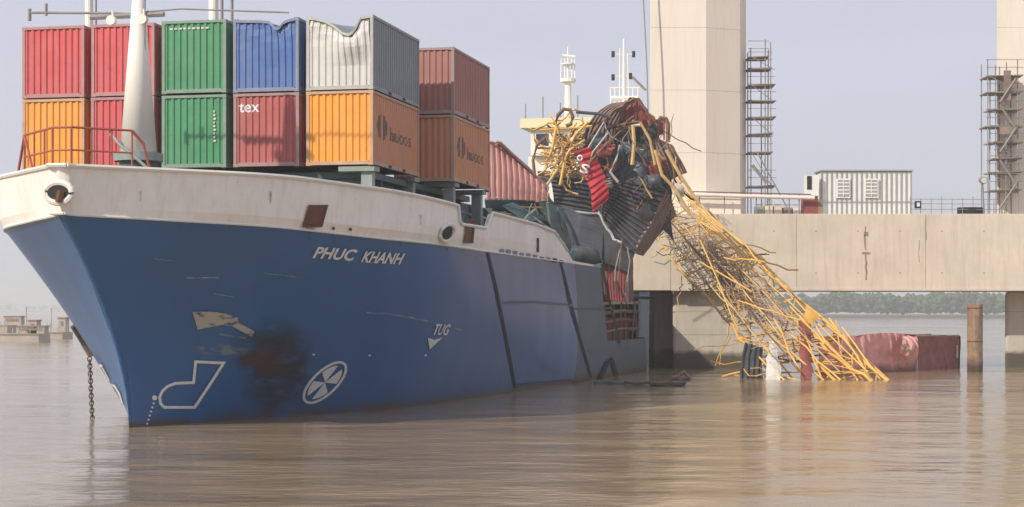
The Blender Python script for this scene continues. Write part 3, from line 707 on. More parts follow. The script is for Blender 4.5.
def edge_rail(par, a, b, r, m, jog=.05, name='frame_rail', n=5, seed=0):
    random.seed(int(a.x*100+b.z*10)+seed); pts = [a+(b-a)*i/n+Vector([random.uniform(-jog, jog) for _ in range(3)])*(0 < i < n) for i in range(n+1)]
    return MB().tube(pts, r, 4).build(name, m, par)
def wreck(name, label, cat, base, group=None): return thing(name, label, cat, base, 0, group)
def wp(o, root): o.parent = root; o.location = -Vector(root.location); return o
def sheet_part(root, name, m, corners, nrib, amp, crumple, bulge, seed, **kw):
    return wp(thick(sheet(corners, nrib, amp, crumple, bulge, seed, **kw).build(name, m)), root)
# leaning pink container behind the second stack
b = P(515, 198, 81); r0 = wreck('shipping_container', 'faded pinkish red container sagging behind the second stack with slanting top', 'shipping container', b, None)
Zq = 80
q = [P(486, 142, Zq), P(500, 142, Zq), P(548, 187, Zq+1.5), P(547, 199, Zq+1.5), P(486, 199, Zq)]
def pinkshape(u, v, p):   # slanted top
    zt_ = EYE+(HZ-(141+max(0, (p.x-q[0].x)/(q[2].x-q[0].x)-.16)*54))/F*Zq; z0_ = q[4].z
    p.z = z0_+(p.z-z0_)*(zt_-z0_)/(q[0].z-z0_); p.x -= (p.z-z0_)*.05*math.sin(u*3.1); return p
sheet_part(r0, 'front_wall', 'c_pink', [q[0], Vector((q[2].x, q[2].y, q[0].z)), Vector((q[3].x, q[3].y, q[4].z)), q[4]], 11, .03, .05, .08, 3, shape=pinkshape)
D5 = AX*2.0-PT*.9
sheet_part(r0, 'roof', 'c_maroon', [q[1], q[2], q[2]+D5-Vector((0, 0, .2)), q[1]+D5], 8, .02, .1, 0, 4, along='u')
sheet_part(r0, 'side_wall', 'c_maroon', [q[2], q[2]+D5, q[3]+D5, q[3]], 10, .02, .1, 0, 5)
for a, c_ in ((q[1], q[2]), (q[0], q[1]), (q[4], q[3]), (q[2], q[3])): wp(edge_rail(None, a, c_, .06, 'f_pink'), r0)
# ruined deck gear under the leaning container
dg = wreck('deck_wreckage', 'tangle of dark teal deck plates below the leaning faded red container', 'wreckage', P(520, 205, 84))
for k, (a, c_, e_, f_) in enumerate([((486, 200), (552, 199), (556, 214), (486, 212)), ((500, 208), (556, 207), (562, 240), (545, 228)), ((540, 198), (562, 206), (570, 250), (553, 240))]):
    sheet_part(dg, 'torn_plate', 'teal', [P(*a, 85), P(*c_, 88), P(*e_, 90), P(*f_, 85)], 0, 0, .35, .2, 20+k)
for k in range(14):
    random.seed(300+k); a = P(random.uniform(490, 560), random.uniform(198, 215), 84+random.random()*4); c_ = a+Vector((random.uniform(-1.2, 1.8), random.uniform(-.5, .5), random.uniform(-1.2, .4)))
    wp(MB().tube([a, (a+c_)/2+Vector((0, 0, random.uniform(-.2, .3))), c_], random.choice((.04, .06))).build('bent_bar', random.choice(('tealp', 'teal', 'brownt'))), dg)
# crushed containers of the heap
ZW = 101
def PX(x, y, dz=0): return P(x, y, ZW+dz)
r1 = wreck('crushed_container', 'dark ribbed container side crumpled left of the bright red panel', 'wrecked container', PX(575, 205), 'crushed containers of the heap')
sheet_part(r1, 'side_wall', 'grey', [PX(551, 177), PX(597, 180), PX(600, 212), PX(554, 206)], 7, .09, .10, .1, 11, along='u')
sheet_part(r1, 'floor_panel', 'grey2', [PX(557, 205), PX(604, 213), PX(600, 262, .4), PX(559, 250, .4)], 0, 0, .12, .1, 12)
sheet_part(r1, 'roof_panel', 'grey', [PX(551, 177), PX(597, 180), PX(606, 172, 3), PX(560, 170, 3)], 7, .04, .12, 0, 13)
wp(edge_rail(None, PX(554, 206), PX(600, 214), .08, 'f_white', .12), r1); wp(edge_rail(None, PX(584, 251), PX(602, 262, .5), .09, 'f_white', .08), r1)
r2 = wreck('crushed_container', 'large dark ribbed container side hanging tilted in the middle of the heap', 'wrecked container', PX(630, 250), 'crushed containers of the heap')
sheet_part(r2, 'side_wall', 'grey', [PX(603, 176), PX(667, 190), PX(634, 253), PX(597, 211)], 13, .085, .035, .06, 14, along='u')
sheet_part(r2, 'end_wall', 'brn', [PX(667, 190, .1), PX(676, 214, 1.5), PX(642, 256, 1.5), PX(634, 253, .1)], 7, .05, .06, .1, 15)
sheet_part(r2, 'floor_panel', 'grey', [PX(597, 211, .2), PX(634, 253, .2), PX(627, 272, .6), PX(580, 252, .6)], 0, 0, .15, .1, 16)
wp(edge_rail(None, PX(598, 212, -.3), PX(614, 240, -.3), .07, 'dirtyw', .06), r2); wp(edge_rail(None, PX(614, 240, -.3), PX(622, 243, -.3), .07, 'dirtyw', .03), r2)
wp(edge_rail(None, PX(667, 190), PX(636, 250), .09, 'brn', .1), r2); wp(edge_rail(None, PX(603, 176), PX(667, 190), .08, 'grey2', .1), r2)
r3 = wreck('crushed_container', 'bright red crumpled container panel with white letter shapes, hanging in the heap', 'wrecked container', PX(595, 210, -1), 'crushed containers of the heap')
def redshape(u, v, p): p.x += .22*math.sin(v*3.1); p.y += .15*math.sin(v*6); return p
sheet_part(r3, 'side_wall', 'brightred', [PX(572, 150, -1), PX(590, 147, -1), PX(609, 198, -1), PX(594, 212, -1)], 9, .07, .14, .12, 17, along='u', shape=redshape)
for (x, y, s_, a_) in ((585, 169, .5, -.35), (580, 158, .34, -.3)):
    me, uv, asp = text_mesh('S' if s_ > .4 else 'o', .02)
    for v in me.vertices:
        a, b_ = uv(v.co); X_ = (a-.5)*s_; Z_ = (b_-.5)*s_*1.1; v.co = PX(x, y, -1.42)+Vector((X_*math.cos(a_)-Z_*math.sin(a_), 0, X_*math.sin(a_)+Z_*math.cos(a_)))
    me.materials.append(M['mark']); wp(thick(link('lettering', me), .04), r3)
r4 = wreck('crushed_container', 'greyish brown ribbed container roof folded over the top of the heap', 'wrecked container', PX(615, 150), 'crushed containers of the heap')
def fan(u, v, p): p.z += .5*math.sin(math.pi*v); p.x -= .35*math.sin(math.pi*v); return p
sheet_part(r4, 'roof_panel', 'brn', [PX(612, 103), PX(640, 100), PX(612, 150), PX(579, 160)], 7, .09, .07, .1, 18, shape=fan)
sheet_part(r4, 'end_wall', 'maroon', [PX(630, 97, .5), PX(640, 99, .5), PX(655, 120, .5), PX(612, 130, .5)], 4, .05, .15, .2, 19)
sheet_part(r4, 'side_wall', 'maroon', [PX(640, 120, 0), PX(664, 119, 1), PX(662, 133, 1), PX(643, 140, 0)], 3, .05, .2, .1, 21)
sheet_part(r4, 'side_wall', 'grey', [PX(604, 128, .9), PX(652, 126, 1.2), PX(662, 186, .9), PX(600, 180, 1.2)], 8, .08, .14, .1, 22)
sheet_part(r4, 'side_wall', 'grey2', [PX(634, 140, .3), PX(655, 150, .3), PX(657, 190, .3), PX(628, 182, .3)], 0, 0, .12, .1, 221)
sheet_part(r4, 'door_panel', 'grey2', [PX(604, 140, .2), PX(622, 132, .4), PX(626, 165, .2), PX(610, 178, .2)], 5, .06, .14, .1, 222)
sheet_part(r4, 'floor_panel', 'grey2', [PX(596, 155, .6), PX(640, 150, .6), PX(652, 187, .6), PX(600, 182, .6)], 0, 0, .15, .1, 23, nv=20)
for a, c_ in (((635, 98), (612, 112)), ((612, 112), (592, 135)), ((592, 135), (579, 158)), ((640, 101), (655, 121)), ((605, 128), (640, 122))): wp(edge_rail(None, PX(*a, -.2), PX(*c_, -.2), .08, 'brownt', .08), r4)
random.seed(515)
for k, (x, y) in enumerate(((600, 196), (646, 198), (622, 128), (640, 170), (612, 166), (656, 168), (598, 142), (650, 132), (604, 150), (628, 150), (608, 185), (644, 214))):
    a_ = random.uniform(0, 3.1); w1, h1 = random.uniform(5, 11), random.uniform(4, 9); cs, sn = math.cos(a_), math.sin(a_)
    qq = [PX(x+dx*cs*w1-dy*sn*h1, y+dx*sn*w1+dy*cs*h1, random.uniform(-1.2, .4)) for dx, dy in ((-1, -1), (1, -.8), (.7, 1), (-.9, .8))]
    sheet_part(r4, 'torn_plate', random.choice(('grey', 'grey2', 'brn', 'grey', 'maroon', 'f_white')), qq, random.choice((0, 3, 4)), .05, .22, .2, 400+k)
r5 = wreck('crushed_container', 'brown container panel bent over against the pier at the right of the heap', 'wrecked container', PX(670, 182), 'crushed containers of the heap')
sheet_part(r5, 'side_wall', 'brn', [PX(650, 137), PX(672, 146), PX(686, 173), PX(665, 184)], 6, .06, .06, .1, 24)
sheet_part(r5, 'end_wall', 'grey', [PX(645, 140, .8), PX(672, 150, .8), PX(672, 240, 1.2), PX(640, 200, .8)], 6, .05, .15, .1, 25)
wp(edge_rail(None, PX(672, 146), PX(686, 173), .08, 'brownt'), r5); wp(edge_rail(None, PX(650, 137), PX(672, 146), .08, 'brownt'), r5)
wp(MB().tube([PX(657, 140), PX(657, 121), PX(660, 118), PX(666, 119), PX(668, 124), PX(668, 142)], .14, 6).build('bent_post', 'brownt'), r5)
wp(MB().tube([PX(664, 121), PX(664, 140)], .05, 6).build('bent_post', 'maroon'), r5)
sheet_part(r5, 'torn_lining', 'dirtyw', [PX(670, 182, -.5), PX(684, 184, -.5), PX(684, 197, -.5), PX(672, 194, -.5)], 0, 0, .1, .3, 26)
sheet_part(r5, 'torn_lining', 'grey2', [PX(648, 176, -.6), PX(660, 174, -.6), PX(662, 188, -.6), PX(650, 188, -.6)], 0, 0, .15, .4, 27)
r6 = wreck('crushed_container', 'dull red container trapped below the heap inside the torn side of the ship', 'wrecked container', P(615, 300, 103), 'crushed containers of the heap')
sheet_part(r6, 'side_wall', 'maroon', [P(602, 258, 102), P(629, 256, 102), P(629, 302, 102), P(605, 300, 102)], 9, .022, .05, .05, 28)
sheet_part(r6, 'end_wall', 'maroon', [P(629, 256, 102), P(632, 256, 106), P(632, 300, 106), P(629, 302, 102)], 4, .04, .05, 0, 29)
wp(edge_rail(None, P(629, 254, 101.9), P(629, 303, 101.9), .1, 'grey'), r6)
# dark plates hanging down over the torn side
r7 = wreck('hanging_plates', 'dark torn deck plates hanging between the heap and the ship side', 'wreckage', P(580, 300, 98))
sheet_part(r7, 'torn_plate', 'grey', [P(556, 240, 97), P(598, 248, 97), P(601, 262, 97.5), P(566, 262, 97)], 0, 0, .3, .2, 31)
sheet_part(r7, 'torn_plate', 'teal', [P(560, 246, 96.5), P(576, 250, 96.5), P(572, 300, 96.5), P(566, 290, 96.5)], 0, 0, .3, .2, 32)
for k in range(8):
    random.seed(700+k); a = P(random.uniform(560, 640), random.uniform(238, 262), 99); wp(MB().tube([a, a+Vector((random.uniform(-.3, .3), 0, -random.uniform(.5, 1.5))), a+Vector((random.uniform(-.6, .6), 0, -random.uniform(1.8, 3)))], .04).build('hanging_cable', random.choice(('dark', 'tealp', 'brownt'))), r7)

# ------------------------------------------------------------------ crane wreck (yellow)
random.seed(42)
def wob(a, b, n, j, sag=0):
    return [a+(b-a)*i/n+Vector([random.uniform(-j, j) for _ in range(3)])*(1 if 0 < i < n else .3)-Vector((0, 0, sag*math.sin(math.pi*i/n))) for i in range(n+1)]
bm_ = wreck('crane_boom', 'long yellow lattice crane boom fallen from the heap down into the river', 'crane boom', P(760, 375, 103))
def zt(t): return 113.5-15.5*t
def bpt(pl, t, dz=0):
    n = len(pl)-1; f = min(t*n, n-1e-6); i = int(f); a, b = pl[i], pl[i+1]; k = f-i
    return P(a[0]+(b[0]-a[0])*k, a[1]+(b[1]-a[1])*k, zt(t)+dz)
up = [(668, 172), (700, 205), (742, 243), (768, 270), (800, 300), (835, 332), (862, 356), (892, 384)]
mid1 = [(672, 185), (697, 222), (728, 258), (762, 292), (792, 318), (822, 345), (848, 366), (872, 386)]
mid2 = [(662, 200), (684, 238), (712, 272), (742, 303), (770, 330), (798, 352), (824, 370), (842, 388)]
low = [(652, 222), (668, 256), (694, 284), (716, 308), (734, 330), (752, 350), (768, 368), (786, 388)]
chords = [(up, 0, .085), (mid1, -.9, .09), (mid2, -.4, .08), (low, .7, .08), (up, 1.0, .07)]
NS = 16
nodes = []
for pl, dz, r in chords:
    pts = [bpt(pl, i/NS, dz)+Vector([random.uniform(-.16, .16) for _ in range(3)]) for i in range(NS+1)]
    nodes.append(pts)
    for a in range(0, NS, 4): wp(MB().tube(pts[a:a+5], r, 6).build('boom_chord', 'yel' if a > 3 else 'yel2'), bm_)
for i in range(NS):
    for (c1, c2) in ((0, 1), (1, 2), (2, 3), (0, 4), (4, 3), (0, 2)):
        if random.random() < .86:
            a = nodes[c1][i]; b = nodes[c2][min(NS, i+random.choice((0, 1, 1)))]
            if random.random() < .5: a, b = nodes[c2][i], nodes[c1][i+1]
            wp(MB().tube(wob(a, b, 3, .06), random.choice((.03, .04, .05)), 4).build('boom_brace', random.choice(('yel', 'yel', 'yel', 'yel2', 'brownt')) if i > 4 else random.choice(('yel2', 'yel2', 'brownt', 'yel'))), bm_)
for k in range(70):                       # snapped and bent braces sticking out
    t = random.random()**.8; c = random.choice((0, 1, 2, 3, 3)); a = nodes[c][int(t*NS)]+Vector([random.uniform(-.5, .5) for _ in range(3)])
    ang = random.uniform(-.4, 3.3); ln = random.uniform(1., 3.2); b = a+Vector((math.cos(ang)*ln, random.uniform(-.8, .8), -abs(math.sin(ang))*ln*.8+random.uniform(-.3, .6)))
    if t > .55 and b.x > nodes[0][int(t*NS)].x+.2: b.x = a.x-.6
    wp(MB().tube(wob(a, b, 4, .16, random.uniform(-.3, .4)), random.choice((.03, .04, .055)), 5).build('bent_bar', random.choice(('yel', 'yel2', 'yel', 'yel2', 'brownt'))), bm_)
for k, (x0, x1) in enumerate(((845, 876), (832, 862), (808, 846), (798, 815), (790, 806), (858, 886), (822, 824), (762, 790), (816, 868), (776, 830))):   # bars that reach the water at the tip
    a = P(x0-16, 318+k % 4*9, 101); b = P(x1, 384, 98.5); b.z = -.3; wp(MB().tube(wob(a, b, 4, .07), .055, 6).build('boom_brace', 'yel'), bm_)
for k, (x0, y0, x1, y1) in enumerate(((742, 318, 870, 366), (770, 362, 860, 362), (735, 300, 800, 320), (700, 262, 752, 292), (790, 306, 824, 344), (764, 345, 800, 386), (836, 320, 846, 384), (724, 258, 765, 262), (745, 244, 768, 272), (700, 240, 738, 330))):
    wp(MB().tube(wob(P(x0, y0, 102), P(x1, y1, 100), 5, .05), .045, 6).build('boom_brace', 'yel'), bm_)
sheet_part(bm_, 'gusset_plate', 'yel', [P(805, 305, 101), P(818, 314, 101), P(812, 324, 101), P(803, 318, 101)], 0, 0, .1, .05, 50)
for k, (q0, q1) in enumerate((((680, 190), (868, 372)), ((676, 200), (840, 372)), ((664, 215), (800, 372)), ((688, 200), (850, 345)), ((700, 222), (800, 300)), ((672, 240), (760, 340)), ((660, 212), (735, 300)), ((712, 226), (806, 318)), ((684, 225), (780, 335)), ((692, 250), (772, 356)))):
    a = P(q0[0], q0[1], 113-15.5*(q0[1]-172)/212-.8); b = P(q1[0], q1[1], 113-15.5*(q1[1]-172)/212-.3)
    wp(MB().tube(wob(a, b, 7, .09, .1 if k % 2 else -.15), .045, 5).build('boom_rail', ('yel', 'yel2', 'brownt', 'yel')[k % 4]), bm_)
# nets, lining and plates caught in the lattice
def wiremesh(qd, nu, nv, cr, seed, m_, r_=.02, drop=.18):
    sh = sheet(qd, 0, 0, 0, 0, 1); TL, TR, BR, BL = [Vector(c) for c in qd]; mb = MB(); random.seed(seed)
    def pt(u, v):
        p = (TL*(1-u)+TR*u)*(1-v)+(BL*(1-u)+BR*u)*v; q = Vector((p.x*.8+seed, p.y*.8, p.z*.8)); return p+noise.noise_vector(q)*cr+noise.noise_vector(q*3)*cr*.3
    for i in range(nu+1):
        for j in range(nv):
            if random.random() > drop: mb.tube([pt(i/nu, j/nv), pt(i/nu, (j+1)/nv)], r_, 4)
    for j in range(nv+1):
        for i in range(nu):
            if random.random() > drop: mb.tube([pt(i/nu, j/nv), pt((i+1)/nu, j/nv)], r_, 4)
    return mb
def zd(c): return 113-15.5*max(0, min(1, (c[1]-172)/212))
for k, (m_, qd) in enumerate((('yel2', ((655, 205), (692, 200), (715, 240), (672, 250))), ('net', ((660, 225), (705, 222), (735, 268), (696, 285))), ('brownt', ((668, 240), (712, 232), (738, 280), (700, 290))),
                             ('yel2', ((696, 240), (742, 250), (775, 300), (726, 312))), ('net', ((716, 268), (760, 280), (790, 320), (740, 332))), ('yel2', ((728, 296), (780, 300), (808, 340), (750, 348))), ('rusty', ((700, 250), (740, 262), (770, 315), (722, 305))),
                             ('yel', ((690, 205), (722, 232), (760, 275), (728, 262))))):
    mbs = wiremesh([P(*c, zd(c)+random.uniform(-.6, .6)) for c in qd], 10, 10, .26, 60+k, m_)
    wp(tag(mbs.build('wire_mesh', m_, recalc=False), kind='stuff'), bm_)
for k, (m_, qd) in enumerate((('dirtyw', ((766, 338), (776, 342), (782, 392), (768, 392))), ('maroon', ((797, 318), (808, 322), (813, 380), (803, 380))), ('brn', ((735, 270), (756, 286), (762, 306), (746, 296))), ('net', ((700, 236), (716, 246), (722, 262), (704, 254))),
                             ('grey2', ((716, 262), (732, 272), (738, 290), (722, 284))), ('net', ((762, 300), (780, 308), (784, 326), (766, 320))))):
    wp(thick(sheet([P(*c, zd(c)+.5) for c in qd], 0, 0, .22, .1, 160+k, nv=10).build('torn_lining', m_), .02), bm_)
sheet_part(bm_, 'dark_plate', 'grey', [P(744, 342, 100.4), P(762, 348, 100.4), P(763, 392, 100.4), P(737, 392, 100.4)], 4, .06, .1, 0, 71)
for k in range(26):                       # grey and brown rag-like cable loops
    random.seed(1200+k); t = random.uniform(.02, .6); a = nodes[3][int(t*NS)]+(nodes[1][int(t*NS)]-nodes[3][int(t*NS)])*random.random()
    pts = [a]; 
    for j in range(7): pts.append(pts[-1]+Vector((random.uniform(-.5, .5), random.uniform(-.3, .3), random.uniform(-.5, .45))))
    wp(MB().tube(pts, .03, 5).build('loose_cable', random.choice(('brownt', 'dirtyw', 'dark', 'rusty'))), bm_)
# yellow mast section tangled into the left top of the heap
ym = wreck('crane_mast_wreck', 'knot of bent yellow lattice bars at the upper left of the heap', 'crane wreck', PX(565, 185))
random.seed(77)
for k in range(120):
    a = PX(random.gauss(567, 8.5), random.gauss(154, 16), random.uniform(-1, 2.5)); pts = [a]; ang = random.uniform(0, 6.28)
    n = random.choice((3, 4, 6))
    for j in range(n): ang += random.uniform(-1.0, 1.0); pts.append(pts[-1]+Vector((math.cos(ang)*.33, random.uniform(-.2, .2), math.sin(ang)*.33)))
    wp(MB().tube(pts, random.choice((.03, .04, .055)), 4).build('bent_bar', random.choice(('yel', 'yel', 'yel2', 'yel2', 'brownt'))), ym)
for pts, r, m_ in (([(555, 125), (558, 115), (564, 109), (570, 110), (573, 117), (571, 124), (566, 126)], .12, 'brownt'), ([(535, 178), (533, 160), (537, 145), (545, 138)], .10, 'brownt'), ([(576, 112), (600, 114), (612, 118)], .10, 'grey'),
                   ([(545, 170), (552, 150), (556, 128), (560, 122)], .10, 'yel'), ([(560, 185), (565, 160), (575, 135), (588, 122)], .09, 'yel'), ([(540, 195), (556, 172), (570, 150), (585, 140)], .09, 'yel2'), ([(530, 170), (545, 195), (556, 215), (560, 240)], .08, 'brownt'), ([(540, 130), (575, 128), (592, 126)], .07, 'yel')):
    wp(MB().tube([PX(x, y, -.8) for x, y in pts], r, 6).build('mast_bar', m_), ym)
hb = wreck('bent_steelwork', 'loose bent steel bars and light straps woven through the middle of the heap', 'wreckage', PX(630, 190, -1))
random.seed(99)
for k in range(30):
    a = PX(random.uniform(604, 678), random.uniform(112, 182), random.uniform(-1, .6)); ang = random.uniform(-2.6, -.6); pts = [a]
    for j in range(random.choice((3, 5, 6))): ang += random.uniform(-.5, .5); pts.append(pts[-1]+Vector((math.cos(ang)*.5, random.uniform(-.15, .15), math.sin(ang)*.5)))
    wp(MB().tube(pts, random.choice((.025, .035, .05)), 4).build('bent_bar', random.choice(('brownt', 'yel2', 'rusty', 'grey2', 'f_white', 'brn', 'dark'))), hb)
for pts, r, m_ in (([(633, 125), (634, 145), (632, 165)], .11, 'yel2'), ([(620, 145), (616, 160), (610, 172), (618, 182)], .08, 'f_white'), ([(655, 150), (662, 175), (676, 190), (690, 215)], .1, 'yel2'), ([(640, 122), (650, 140), (655, 165)], .08, 'yel2'),
                   ([(612, 138), (590, 162), (585, 175)], .07, 'brownt'), ([(608, 133), (593, 152), (588, 168)], .06, 'f_white'), ([(604, 122), (588, 148)], .05, 'f_white'), ([(666, 150), (680, 175), (700, 205)], .1, 'yel2')):
    wp(MB().tube([PX(x, y, -1.1) for x, y in pts], r, 6).build('bent_bar', m_), hb)

# ------------------------------------------------------------------ the bridge under construction
ZB = 116.0
def X_(px, Z=ZB): return (px-512)/F*Z
bt, bb = 10.02, 5.08
beam = thing('bridge_crossbeam', 'long pale concrete crossbeam running from the heap to the right edge', 'bridge beam', (X_(830), ZB+4, bb))
cuts = [634, 671, 797, 926, 1040, 1160]
for i, (a, b) in enumerate(zip(cuts, cuts[1:])):
    o = MB().box(X_(a)+.012, X_(b)-.012, ZB, ZB+9, bb, bt).build('beam_segment', 'conc'); bv = o.modifiers.new('b', 'BEVEL'); bv.width = .03; bv.segments = 2; wp(o, beam)
wp(MB().box(X_(634)+.1, X_(1160), ZB+.05, ZB+8.9, bb+.05, bt-.05).build('beam_core', 'ped'), beam)
wp(MB().box(X_(671), X_(1160), ZB-.06, ZB-.004, bb-.02, bb+.14).build('beam_edge', 'conc'), beam)
M['stain'] = mat('concrete_stain', (.27, .21, .16), .9, .3, 3)
random.seed(8)
for px, y0, y1, wd in ((865, 226, 250, .10), (866, 255, 280, .16), (866, 252, 254.5, .55), (866, 232, 236, .3), (919, 240, 262, .05), (704, 232, 262, .05), (926, 216, 240, .04)):
    q0, q1 = P(px, y0, ZB), P(px, y1, ZB); n = 6; vs = []
    for i in range(n+1):
        f = i/n; ww = wd*random.uniform(.5, 1.2); xx = q0.x+random.uniform(-.04, .04); z = q0.z+(q1.z-q0.z)*f; vs += [(xx-ww/2, ZB-.012, z), (xx+ww/2, ZB-.012, z)]
    wp(MB().add(vs, [(2*i, 2*i+1, 2*i+3, 2*i+2) for i in range(n)]).build('run_off_stain', 'stain'), beam)
for k in range(9):                         # tie holes
    for z in (6.2, 8.9): wp(MB().tube([Vector((X_(690+k*42), ZB+.02, z)), Vector((X_(690+k*42), ZB-.006, z))], .05, 8).build('tie_hole', 'stain'), beam)
def tower(name, label, x0, x1, x2, x3, Z0, grp):
    t = thing(name, label, 'bridge pylon', (X_((x0+x2)/2, Z0), Z0+3, 0), 0, grp)
    pl = [(X_(x0, Z0), Z0), (X_(x1, Z0), Z0), (X_(x2, Z0+1.1), Z0+1.1), (X_(x3, Z0+3.2), Z0+3.2), (X_(x3, Z0+3.2)-.4, Z0+5.5), (X_(x0, Z0)+1.7, Z0+5.5), (X_(x0, Z0)+.9, Z0+3)]
    z = bt+.01; k = 0
    while z < 34:                          # poured lift by lift
        z2 = z+4.1; o = MB().prism(pl, z+(.015 if k else 0), z2).build('column_lift', 'concw'); wp(o, t); z = z2; k += 1
    pc = [( (x-pl[0][0])*.98+pl[0][0]+.05, (y-Z0)*.98+Z0+.06) for x, y in pl]; wp(MB().prism(pc, bt, 34).build('column_core', 'ped'), t)
    return t
tw1 = tower('bridge_pylon', 'tall pale concrete pylon column rising beside the heap', 650, 706, 740, 746, 118, 'concrete pylon columns')
tw2 = tower('bridge_pylon', 'tall pale concrete pylon column cut by the right edge', 997, 1052, 1086, 1095, 118, 'concrete pylon columns')
cb = MB().box(X_(690, 117.2), X_(740, 117.2), 116.9, 117.98, bt, 11.25).build('column_base_block', 'concw'); wp(cb, tw1)
def pedestal(label, a, b, Z0):
    t = thing('pier_pedestal', label, 'bridge pier', (X_((a+b)/2, Z0), Z0+4, 0), 0, 'pier pedestals in the river')
    o = MB().prism([(X_(a, Z0), Z0), (X_(b, Z0), Z0), (X_(b, Z0), Z0+4), (X_(b, Z0)-2, Z0+8), (X_(a, Z0)+2.4, Z0+8)], -2, bb-.003).build('shaft', 'ped'); bv = o.modifiers.new('b', 'BEVEL'); bv.width = .25; bv.segments = 3; wp(o, t)
    if a < 900: wp(MB().box(X_(654, 121), X_(673, 121), 121, 125.5, -2, bb-.004).build('shaft_wing', 'ped'), t)
    for z in (2.2, 3.7): wp(MB().box(X_(a, Z0)-.004, X_(b, Z0)+.004, Z0-.006, Z0+.1, z, z+.025).build('pour_joint', 'stain'), t)
pedestal('grey pier pedestal in the water behind the fallen boom, wet dark foot', 672, 752, 117)
pedestal('grey pier pedestal at the right edge of the view, wet dark foot', 1005, 1090, 119)
# deck clutter
of = thing('site_office', 'white ribbed container office with two windows on the crossbeam', 'site office', (X_(860, 121), 123, bt), 0)
ox0, ox1, oz1 = X_(821, 121), X_(912, 121), 13.15
def op(o): return wp(o, of)
op(MB().box(ox0+.05, ox1-.05, 121.06, 123.3, bt+.02, oz1-.03).build('shell', 'stripe'))
nrb = 18
for k in range(nrb+1):
    x = ox0+(ox1-ox0-.1)*k/nrb; op(MB().box(x, x+.10, 121.0, 121.055, bt+.02, oz1).build('wall_rib', 'stripeg'))
for z in (bt+1.05, ): op(MB().box(ox0, ox1, 120.97, 120.995, z, z+.05).build('wall_rail', 'stripeg'))
op(MB().box(ox0-.06, ox1+.06, 120.9, 123.4, oz1, oz1+.09).build('roof', 'stripeg'))
for px in (836, 864):
    x = X_(px, 121); fr_ = op(MB().box(x, x+.95, 120.90, 120.965, 11.35, 12.65).build('window', 'stripe'))
    g_ = MB().box(x+.1, x+.85, 120.87, 120.895, 11.45, 12.55).build('pane', 'stripeg'); g_.parent = fr_
    for z in range(4): b_ = MB().box(x+.1, x+.85, 120.85, 120.868, 11.6+z*.24, 11.68+z*.24).build('window_bar', 'stripe'); b_.parent = fr_
    b_ = MB().box(x+.45, x+.5, 120.83, 120.848, 11.45, 12.55).build('window_bar', 'stripe'); b_.parent = fr_
cbx = thing('control_cabinet', 'small pale cabinet with a dark opening left of the site office', 'cabinet', (X_(814, 121), 121, bt))
wp(MB().box(X_(806, 120.6), X_(819, 120.6), 120.6, 121.6, bt, 12.85).build('cabinet_body', 'stripe'), cbx)
wp(MB().box(X_(807, 120.6), X_(811.5, 120.6), 120.55, 120.59, 11.9, 12.8).build('opening', 'dark'), cbx)
rc = thing('rusty_box', 'rust red steel box standing at the end of the pale pipe', 'steel box', (X_(812, 117), 117, bt))
o = MB().box(X_(803.5, 116.6), X_(818, 116.6), 116.6, 117.6, bt, 11.15).build('box_body', 'maroon'); wp(o, rc)
wp(MB().box(X_(818, 116.6)+.003, X_(823, 116.6), 116.6, 117.4, bt, 11.0).build('box_side', 'stain'), rc); wp(MB().box(X_(803, 116.6)-.02, X_(818, 116.6)+.02, 116.55, 117.65, 11.152, 11.22).build('box_lid', 'brn'), rc)
pp = thing('steel_pipe', 'long pale pipe lying on stands along the crossbeam left of the rust red box', 'pipe', (X_(750), 116.4, bt))
wp(MB().tube([Vector((X_(680), 116.2, 11.28)), Vector((X_(815), 116.2, 11.05))], .12, 12).build('pipe', 'concw'), pp)
wp(MB().tube([Vector((X_(680), 116.45, 11.5)), Vector((X_(812), 116.45, 11.3))], .04, 8).build('hand_rail', 'brownt'), pp)
for px in (700, 725, 757, 770, 790, 800): wp(MB().tube([Vector((X_(px), 116.35, bt)), Vector((X_(px), 116.35, 11.3))], .04, 6).build('pipe_stand', 'steel'), pp)
random.seed(12)
for k in range(5):
    x = X_(758+k*9.5); t = thing('material_crate', ['pale green crate at the foot of the left scaffold', 'low cream crate beside the left scaffold foot', 'cream crate under the pale pipe', 'dark box under the pale pipe', 'pale box next to the rust red box'][k], 'crate', (x, 117.5, bt))
    wp(MB().box(x, x+.5, 117.2, 117.9, bt, bt+.45+.2*random.random()).build('crate_body', ['tealp', 'cream', 'conc', 'stain', 'stripe'][k]), t); wp(MB().box(x-.02, x+.52, 117.18, 117.92, bt+.66, bt+.70).build('crate_lid', 'stripe'), t)
ra = thing('guard_rail', 'thin steel guard rail along the crossbeam right of the site office', 'railing', (X_(950), 116.5, bt))
for z in (10.35, 10.7, 11.0): wp(MB().tube([Vector((X_(912), 116.5, z)), Vector((X_(1010), 116.5, z-.03))], .022, 6).build('rail', 'steel'), ra)
for k in range(10): wp(MB().tube([Vector((X_(912+k*10.5), 116.5, bt)), Vector((X_(912+k*10.5), 116.5, 11.02 if k % 3 else 11.15))], .025, 6).build('rail_post', 'steel'), ra)
gb = thing('gate_valve', 'small dark valve box on the guard rail near the office', 'valve box', (X_(918), 116.6, bt)); wp(MB().box(X_(916), X_(922), 116.2, 116.45, 10.4, 10.85).build('valve_body', 'dark'), gb); wp(MB().box(X_(917.5), X_(920.5), 116.15, 116.19, 10.5, 10.75).build('valve_face', 'stripe'), gb)
lp = thing('flood_lamp', 'floodlight on a thin pole left of the right scaffold', 'floodlight', (X_(986), 116.6, bt))
wp(MB().tube([Vector((X_(986.5), 116.6, bt)), Vector((X_(985), 116.6, 12.1))], .05, 8).build('pole', 'steel'), lp)
